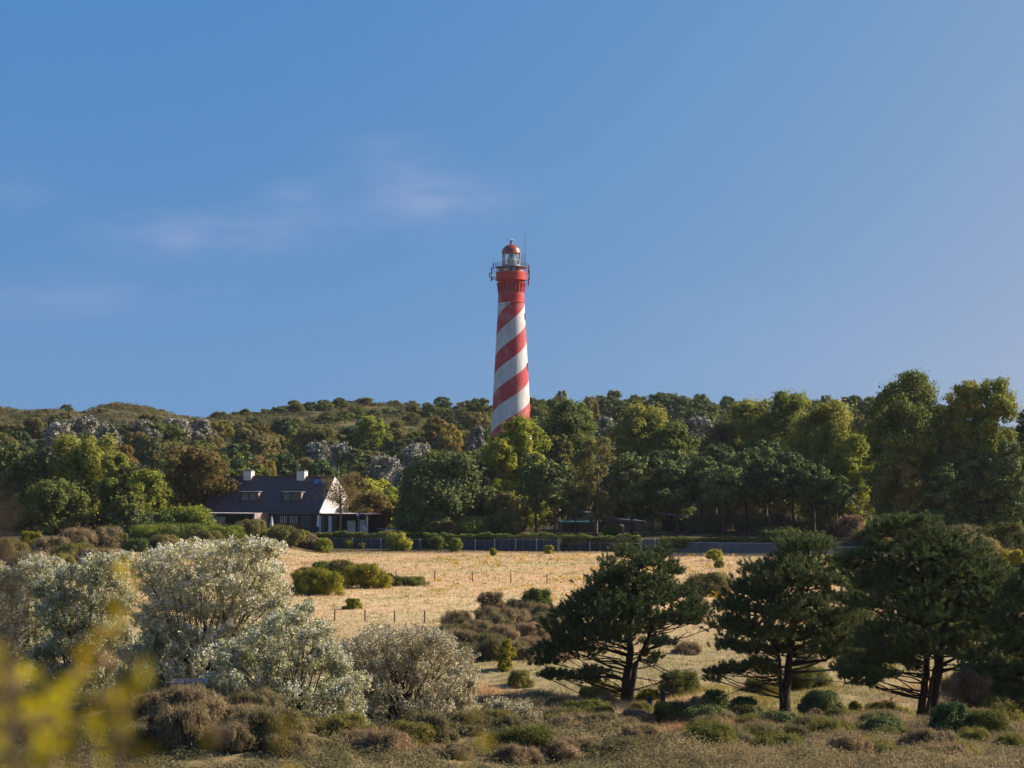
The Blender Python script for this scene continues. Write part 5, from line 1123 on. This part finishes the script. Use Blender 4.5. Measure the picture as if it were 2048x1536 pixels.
def fence_row(pts, h, group, lab):
    for i, (px, py) in enumerate(pts):
        D = CAMZ*F/(py-HOR)
        for _ in range(20):
            x = (px-1024)*D/F; D = (CAMZ-gz(x, D))*F/(py-HOR)
        x = (px-1024)*D/F; o = empty('fence_post', (x, D, gz(x, D))); o.rotation_euler = (R((i*37 % 7)-3)*.8, R((i*53 % 9)-4)*.8, i)
        tag(o, lab[i], 'fence post', group)
        MB().lathe([(.062, -.3), (.058, h-.05), (.04, h)], 7).build('post', POSTM, o); MB().lathe([(.064, h*.72), (.064, h*.74)], 7).build('wire_staple', darkst, o)
POSTM = plain('old_post_wood', (.06,.05,.045), (.14,.12,.105), 8, .9)
ords = ('first', 'second', 'third', 'fourth', 'fifth', 'sixth', 'seventh')
fence_row([(793,1160),(869,1161),(945,1164),(1022,1166),(1094,1168),(1168,1170)], 1.0, 'fence posts of the far row', ['%s post from the left of the far fence row on the meadow' % o for o in ords])
fence_row([(610,1238),(669,1242),(730,1243),(789,1245),(849,1246)], .95, 'fence posts of the near row', ['%s post from the left of the near fence row beside the silver shrubs' % o for o in ords])

# ---------------------------------------------------------------- woods on the dunes behind
def far_proto(sp, seed, w, h, leaf=.42):
    rng = np.random.default_rng(seed); old = SP[sp]['rc']; SP[sp]['rc'] = .29; p, nn, c, rc = crown_arrays(rng, sp, w, h, leaf, 1.0); SP[sp]['rc'] = old
    v, f = leaf_quads(rng, p, nn, leaf*rng.uniform(.6, 1.35, len(p)), .62)
    tk = trunk_mb(rng, w, h, c, .022*h, 5)
    return big_mesh('far_tree', [(v, f, 0), mb_arrays(tk, 1)], [LM[SP[sp]['m']], bark])
SP['pine']['cb'] = .12
FP = {sp: [far_proto(sp, 300+i*7+j, w, h) for i in range(3)] for j, (sp, w, h) in enumerate((('dark', 7.5, 7), ('green', 7, 7.5), ('olive', 7.5, 6.5), ('brown', 7.5, 6.5), ('silver', 7.5, 6), ('bright', 6, 8), ('yellow', 6.5, 6.5), ('pine', 7.5, 8), ('heath', 6, 3)))}
LAND = [(20, 'the left picture edge'), (138, 'the lone skyline treetop'), (232, 'the left dune hump'), (330, 'the skyline dip'), (392, 'the orange brown oak'), (498, 'the left chimney'), (604, 'the right chimney'), (668, 'the white gable'), (745, 'the pole with the pennant'),
        (830, 'the left flank of the pine mass'), (900, 'the broad dark pine mass'), (985, 'the left side of the lighthouse'), (1062, 'the right side of the lighthouse'), (1138, 'the deep green poplar'), (1190, 'the thin pale poplar'), (1282, 'the rounded olive poplar'), (1345, 'the tree line dip'),
        (1435, 'the tree line notch'), (1502, 'the ragged poplar pair'), (1650, 'the wide yellowish poplar'), (1816, 'the tallest poplar'), (1960, 'the twin poplars')]
LOOK = {'dark': 'dark green rounded tree', 'green': 'deep green tree', 'olive': 'olive tree', 'brown': 'rusty brown tree', 'silver': 'silver grey tree', 'bright': 'light green tree', 'yellow': 'yellowish tree', 'pine': 'dark pine', 'heath': 'low brown scrub bush'}
def far_tree(sp, px, D, h, w, rng, label=None):
    x = (px-1024)*D/F; me_ = FP[sp][rng.integers(0, 3)]; o = bpy.data.objects.new('scrub_bush' if sp == 'heath' else 'pine_tree' if sp == 'pine' else 'far_tree', me_); link(o)
    zz = [v for v in (me_.vertices[0].co.z,)]; h0 = {'dark': 7, 'green': 7.5, 'olive': 6.5, 'brown': 6.5, 'silver': 6, 'bright': 8, 'yellow': 6.5, 'pine': 8, 'heath': 3}[sp]; w0 = {'green': 7, 'bright': 6, 'yellow': 6.5, 'heath': 6}.get(sp, 7.5)
    o.location = (x, D, gz(x, D)-(.3 if h > 4 else .24*h)); o.scale = (w/w0, w/w0*rng.uniform(.85, 1.15), h/h0); o.rotation_euler = (0, 0, rng.uniform(0, 6.28))
    top = HOR+(CAMZ-(gz(x, D)+h))*F/D; sky = np.interp(px, CREST[:, 0], CREST[:, 1])
    i = min(range(len(LAND)), key=lambda q: abs(LAND[q][0]-px)); dx = px-LAND[i][0]
    side = 'above' if abs(dx) < 14 else 'left of' if dx < 0 else 'right of'
    row = 'on the skyline' if D > 690 else 'near the hilltop' if D > 600 else 'halfway up the hill' if D > 500 else 'low on the hill' if D > 440 else 'at the foot of the hill'
    tag(o, label or '%s %s %s %s' % (LOOK[sp], row, side, LAND[i][1].replace('the left side of the lighthouse', 'the lighthouse left edge').replace('the right side of the lighthouse', 'the lighthouse right edge').replace('the left flank of the pine mass', 'the left pine mass flank')), 'bush' if sp == 'heath' else 'pine tree' if sp == 'pine' else 'tree', 'trees and scrub on the dune hill')
    return o
def pick(rng, table):
    r = rng.random()*sum(t[1] for t in table)
    for s_, p_ in table:
        r -= p_
        if r < 0: return s_
    return table[0][0]
hr = np.random.default_rng(2024)
W_LEFT_HI = [('heath', 3), ('olive', 1), ('dark', .7), ('silver', .5)]
W_LEFT_LO = [('dark', 1.5), ('green', 1.5), ('olive', 1.5), ('brown', .6), ('pine', 1.5), ('silver', .4)]
W_MID = [('dark', 1.4), ('green', 2), ('olive', 1.8), ('brown', .22), ('pine', 1.1), ('silver', .35), ('bright', .7), ('yellow', .12)]
W_RIGHT = [('green', 2.5), ('dark', 1.5), ('pine', 2), ('olive', .6)]
for D, sp_px in ((388, 58), (414, 54), (444, 50), (478, 46), (516, 42), (556, 38), (600, 34), (645, 31), (690, 29), (735, 28)):
    px = -40+hr.uniform(0, sp_px)
    while px < 2100:
        p_ = px+hr.normal(0, sp_px*.15); d_ = D+hr.normal(0, 9); px += sp_px*hr.uniform(.8, 1.25)
        if p_ > 1480 and D > 480 and not (1590 < p_ < 1800 and D > 590): continue
        if 400 < p_ < 690 and D < 372: continue
        hidden = p_ > 1480 and D < 590
        if hidden and hr.random() < .45: continue
        if 968 < p_ < 1078 and 520 < d_ < 552: continue
        if p_ < 430 and D > 560: sp_ = pick(hr, W_LEFT_HI)
        elif p_ < 430: sp_ = pick(hr, W_LEFT_LO)
        elif p_ < 1000: sp_ = pick(hr, W_MID) if D < 640 else pick(hr, [('green', 2.4), ('olive', 1.5), ('heath', .25), ('dark', 1.2), ('pine', .5)])
        else: sp_ = pick(hr, W_RIGHT)
        h_ = {'heath': hr.uniform(1.2, 2.6), 'silver': hr.uniform(3.5, 5.5)}.get(sp_, hr.uniform(5, 7.5)); w_ = {'heath': hr.uniform(4, 7)}.get(sp_, hr.uniform(5.5, 8.5))
        if D > 620 and 430 < p_ < 860: h_ *= hr.uniform(.42, .66); w_ *= .8
        elif D > 560 and p_ < 1000: h_ *= .75
        if p_ > 1000 and D > 600: h_ = hr.uniform(6.5, 9.5)
        if p_ < 430 and D > 640 and sp_ != 'heath': h_ *= hr.uniform(.2, .38); w_ *= .7
        ty = HOR+(CAMZ-(gz((p_-1024)*d_/F, d_)+h_))*F/d_
        if (595 < p_ < 722 and d_ < 455 and ty < 925) or (735 < p_ < 838 and d_ < 402 and ty < 962): continue
        far_tree(sp_, p_, d_, h_, w_, hr)
def placed(sp, px, top, w, D, label):
    mh = 9.0
    while CAMZ-(top-HOR)*D/F-gz((px-1024)*D/F, D) > mh and D < 740: D += 6
    x = (px-1024)*D/F; h = CAMZ-(top-HOR)*D/F-gz(x, D)
    return far_tree(sp, px, D, max(h, 2.5), w*D/F, hr, label)
placed('dark', 134, 804, 34, 742, 'lone round dark treetop standing out on the left skyline')
for a in (('silver', 120, 842, 90, 520, 'broad silver grey thicket on the left hillside, left end'), ('silver', 172, 833, 100, 530, 'broad silver grey thicket on the left hillside, highest dome'), ('silver', 215, 846, 70, 515, 'broad silver grey thicket on the left hillside, right end'),
          ('silver', 285, 838, 80, 560, 'pale silver thicket below the skyline dip, left one'), ('silver', 350, 834, 80, 570, 'pale silver thicket below the skyline dip, middle one'), ('silver', 400, 836, 60, 575, 'pale silver thicket below the skyline dip, right one'),
          ('silver', 640, 882, 96, 452, 'silver white treetop behind the right chimney'), ('silver', 688, 884, 84, 458, 'silver white treetop above the white gable'), ('silver', 770, 908, 80, 405, 'silver white tree right of the white gable, left top'), ('silver', 806, 932, 66, 402, 'silver white tree beside the dark pine mass'),
          ('silver', 835, 884, 90, 420, 'pale cream leaved tree behind the dark pine mass'), ('bright', 742, 828, 70, 455, 'tall light green tree rising from the middle of the hill wood'), ('bright', 762, 860, 60, 440, 'light green tree below the tall one in the hill wood'),
          ('yellow', 902, 845, 52, 455, 'golden yellow tree left of the lighthouse'), ('brown', 872, 832, 70, 480, 'rusty brown tree left of the golden yellow one'), ('olive', 950, 822, 80, 470, 'grey olive tree touching the left side of the lighthouse'), ('silver', 955, 850, 46, 440, 'pale grey tree at the left foot of the lighthouse'),
          ('olive', 530, 868, 100, 440, 'broad olive tree above the left chimney'), ('olive', 640, 850, 90, 480, 'broad olive tree above the silver white treetops'), ('yellow', 540, 918, 40, 395, 'small yellow tree between the two chimneys'), ('pine', 575, 905, 70, 385, 'dark pine behind the roof between the chimneys'),
          ('pine', 470, 885, 90, 390, 'dark pine behind the left end of the roof'), ('pine', 640, 915, 70, 383, 'dark pine behind the right chimney'), ('pine', 700, 895, 70, 395, 'dark pine behind the white gable'), ('green', 515, 925, 60, 380, 'green tree close behind the left chimney'), ('dark', 440, 905, 70, 378, 'dark tree close behind the left roof end'),
          ('green', 960, 795, 80, 640, 'green skyline tree touching the left edge of the lighthouse')):
    placed(*a)
# ---------------------------------------------------------------- grass, flowers and ground cover (nobody could count it)
def scatter(rng, n, D0, D1, p0=-60, p1=2110):
    D = np.sqrt(rng.uniform(D0**2, D1**2, n)); px = rng.uniform(p0, p1, n); return (px-1024)*D/F, D, px
def grass(name, rng, x, y, nb, h, wd, mat, spread=.18):
    n = len(x); g = ground(x, y); base = np.stack([x, y, g-.03], 1); b = np.repeat(base, nb, 0)
    b[:, :2] += rng.normal(0, spread, (n*nb, 2)); d = unit(np.stack([rng.normal(-.12, .33, n*nb), rng.normal(0, .33, n*nb), np.ones(n*nb)], 1))
    hh = np.repeat(h, nb)*rng.uniform(.5, 1.2, n*nb); v, f = blades(rng, b, d, hh, np.repeat(wd, nb))
    o = link(bpy.data.objects.new(name, big_mesh(name, [(v, f, 0)], [LM[mat]]))); tag(o, kind='stuff'); return o
rg = np.random.default_rng(404)
def patchy(x, y, s=1.0): return np.sin(x*.11*s+1.7)*np.sin(y*.083*s)+.6*np.sin(x*.31*s-y*.19*s)+.5*np.sin(x*.05-y*.27*s)
x, y, px = scatter(rg, 62000, 122, 316); pt = patchy(x, y)+rg.normal(0, .5, len(x)); k = pt > np.where(y < 185, .35, np.where(y < 235, -.05, -.3))
k &= ~((px < 540) & (y > 235) & (rg.random(len(x)) < .5))
o = grass('dry_grass', rg, x[k], y[k], 5, .16+.22*rg.random(k.sum())*np.clip(.6+.3*pt[k], .35, 1.2), .028+.00012*y[k], 'grass', .3); tag(o, 'tan dry grass covering the open meadow', 'dry grass')
k2 = ~k
o = grass('green_grass', rg, x[k2], y[k2], 4, .10+.15*rg.random(k2.sum()), .03+.00012*y[k2], 'greengrass', .3); tag(o, 'greener short grass in patches of the meadow', 'grass')
x, y, px = scatter(rg, 46000, 60, 134); pt = patchy(x, y, 2.0); k = ((px > 1000) | (rg.random(len(x)) < .45)) & ((y > 101) | (rg.random(len(x)) < .35)) & ((px > 1270) | (y > 118) | (rg.random(len(x)) < .3))
k1 = k & (pt > .1); o = grass('tall_grass', rg, x[k1], y[k1], 6, .2+.3*rg.random(k1.sum()), np.full(k1.sum(), .022), 'grass', .22); tag(o, 'tall tan grass between heath bushes and pines', 'tall grass')
k1 = k & (pt <= .1); o = grass('green_grass', rg, x[k1], y[k1], 6, .14+.24*rg.random(k1.sum()), np.full(k1.sum(), .022), 'greengrass', .22); tag(o, 'green and yellow grass between the heath bushes', 'grass')
D = rg.uniform(86, 98, 2200); px = rg.normal(1420, 55, 2200); o = grass('red_grass', rg, (px-1024)*D/F, D, 5, .3+.35*rg.random(2200), np.full(2200, .02), 'redgrass', .2); tag(o, 'reddish seed grass at the bottom edge below the second pine', 'tall grass')
D = rg.uniform(122, 140, 500); px = rg.normal(960, 50, 500); o = grass('red_grass', rg, (px-1024)*D/F, D, 5, .25+.3*rg.random(500), np.full(500, .025), 'redgrass', .25); tag(o, 'reddish grass strip right of the grey silver shrub', 'tall grass')
# low ground cover of the heath and scrub of the dunes
def cover(name, rng, x, y, r, h, leaf, nl, mat, label):
    n = len(x); g = ground(x, y); c = np.stack([x, y, g], 1); p = np.repeat(c, nl, 0); m = n*nl
    d = sphere(rng, m); d[:, 2] = np.abs(d[:, 2]); rr = rng.random(m)**.4
    p = p+d*rr[:, None]*np.stack([np.repeat(r, nl), np.repeat(r, nl), np.repeat(h, nl)], 1)
    v, f = leaf_quads(rng, p, unit(d+sphere(rng, m)*.8+[0, 0, .4]), np.repeat(leaf, nl)*rng.uniform(.6, 1.4, m), .5)
    o = link(bpy.data.objects.new(name, big_mesh(name, [(v, f, 0)], [LM[mat]]))); tag(o, label, 'ground cover', kind='stuff'); return o
x, y, px = scatter(rg, 6500, 64, 128); k = (px < 1290) & (patchy(x, y, 1.6) > -1.6) & clear_of(px, y)
cover('heath_cover', rg, x[k], y[k], rg.uniform(.4, 1.0, k.sum()), rg.uniform(.18, .5, k.sum()), np.full(k.sum(), .08), 110, 'heath', 'low brown heath growth between the bushes')
x, y, px = scatter(rg, 3600, 62, 104, 1240, 2110); k = (patchy(x, y, 1.9) > -1.2) & clear_of(px, y)
cover('heath_cover', rg, x[k], y[k], rg.uniform(.4, 1.0, k.sum()), rg.uniform(.18, .5, k.sum()), np.full(k.sum(), .07), 100, 'heath', 'low brown green growth at the bottom right between bushes and grass')
x, y, px = scatter(rg, 900, 190, 312, -60, 560); cover('heath_cover', rg, x, y, rg.uniform(.6, 1.6, len(x)), rg.uniform(.2, .6, len(x)), np.full(len(x), .15), 60, 'heathgreen', 'low green brown growth of the left field')
x, y, px = scatter(rg, 9000, 352, 800); k = rg.random(len(x)) < np.where(px > 1480, .3, 1)
x, y, px = x[k], y[k], px[k]; hi = (y > 560)
cover('dune_scrub', rg, x, y, np.where(hi, rg.uniform(1.0, 3.4, len(x)), rg.uniform(1.0, 2.6, len(x))), np.where(hi, rg.uniform(.5, 1.7, len(x)), rg.uniform(.8, 2.2, len(x))), .28+.00022*y, 80, 'scrub', 'low scrub covering the dune slopes')
x, y, px = scatter(rg, 420, 150, 305, 540, 1700); k = patchy(x, y, 2.2) > -.2; cover('meadow_weeds', rg, x[k], y[k], rg.uniform(.25, .8, k.sum()), rg.uniform(.18, .45, k.sum()), np.full(k.sum(), .13), 34, 'heathgreen', 'small brown green weeds dotted over the dry meadow')
x, y, px = scatter(rg, 330, 205, 300, 860, 1480); k = patchy(x, y, 1.4) > .1; x, y = x[k], y[k]
n = len(x)*14; p = np.repeat(np.stack([x, y, ground(x, y)+.5], 1), 14, 0)+rg.normal(0, 1, (n, 3))*[.24, .24, .13]
v, f = leaf_quads(rg, p, unit(sphere(rg, n)+[0, 0, 1]), .2*rg.uniform(.6, 1.3, n), .8)
o = link(bpy.data.objects.new('ragwort_flowers', big_mesh('ragwort_flowers', [(v, f, 0)], [LM['ragwort']]))); tag(o, 'yellow flower clumps dotted over the dry meadow', 'flowers', kind='stuff')

# ---------------------------------------------------------------- out of focus plants right in front of the camera
def sprigs(name, label, stems, mat, seed, nleaf=26, leaf=(.022, .05), D=2.0, top=.24, cat='shrub'):
    rng = np.random.default_rng(seed); k = lambda px, py, d: np.array(((px-1024)*d/F, d, CAMZ-(py-HOR)*d/F))
    c0 = np.mean([k(a, b, d) for a, b, d in stems], 0); gx, gy = c0[0], c0[1]; g = gz(gx, gy)
    root = empty(name, (gx, gy, g)); tag(root, label, cat, 'out of focus plants before the lens'); mb = MB(); P, Nn, S = [], [], []
    O = np.array((gx, gy, g))
    for a, b, d in stems:
        e = k(a, b, d)-O; s = np.array((e[0]*.75+rng.normal(0, .05), e[1]*.75+rng.normal(0, .05), -.05)); mid = (s+e)*.5+rng.normal(0, .025, 3)
        mb.tube([s, mid, s*.15+e*.85, e], [.004, .003, .002, .001], 5)
        t = 1-rng.random(nleaf)**1.3*top*1.4; pos = s[None]+(e-s)[None]*t[:, None]; ang = np.arange(nleaf)*2.4; off = np.stack([np.cos(ang), np.sin(ang), np.full(nleaf, .35)], 1)
        sz = rng.uniform(*leaf, nleaf); P.append(pos+off*sz[:, None]*.5); Nn.append(unit(off*[-.5, -.5, 1.4]+rng.normal(0, .35, (nleaf, 3)))); S.append(sz)
    P = np.concatenate(P); Nn = np.concatenate(Nn); S = np.concatenate(S); v, f = leaf_quads(rng, P, Nn, S, .55)
    link(bpy.data.objects.new('leaves', big_mesh('leaves', [(v, f, 0)], [LM[mat]])), root); mb.build('stems', twigm, root)
    return root
r_ = random.Random(9)
st = [(r_.uniform(-40, 250), 1275+abs(r_.gauss(0, 1))*100, r_.uniform(1.7, 2.5)) for _ in range(28)]
sprigs('blurred_shrub', 'blurred yellow green shrub filling the bottom left corner before the lens', st, 'near', 51, 8, (.014, .034), top=.10)
sprigs('blurred_sprig', 'single blurred yellow shoot standing up before the silver shrubs', [(252, 1130, 2.4), (240, 1205, 2.3), (190, 1265, 2.2)], 'near', 52, 8, (.014, .03), top=.06)
sprigs('blurred_sprig', 'small blurred yellow green tip at the bottom edge under the silver shrub', [(545, 1428, 1.9), (590, 1446, 1.9), (420, 1446, 1.9)], 'near', 53, 6, (.012, .024), top=.05)
sprigs('blurred_sprig', 'small blurred yellow tip at the bottom edge below the grey silver shrub', [(945, 1414, 2.2), (965, 1445, 2.2)], 'near', 54, 6, (.012, .022), top=.04)
sprigs('blurred_twigs', 'blurred brown dry stems at the left edge before the lens', [(8, 985, 1.6), (-20, 930, 1.5), (30, 1095, 1.7)], 'twig', 55, 6, (.008, .018), top=.2)

# ---------------------------------------------------------------- air
def haze():
    m, t, out = newmat('haze_air'); pv = N(t, 'ShaderNodeVolumePrincipled'); pv.inputs['Color'].default_value = (.80, .88, 1.0, 1); pv.inputs['Density'].default_value = HAZE
    pv.inputs['Anisotropy'].default_value = .2; t.links.new(pv.outputs[0], out.inputs['Volume'])
    o = MB().box(-1320, 1320, -70, 1620, -12, 72).build('haze', m); tag(o, kind='stuff'); return o
HAZE = .000035
haze()
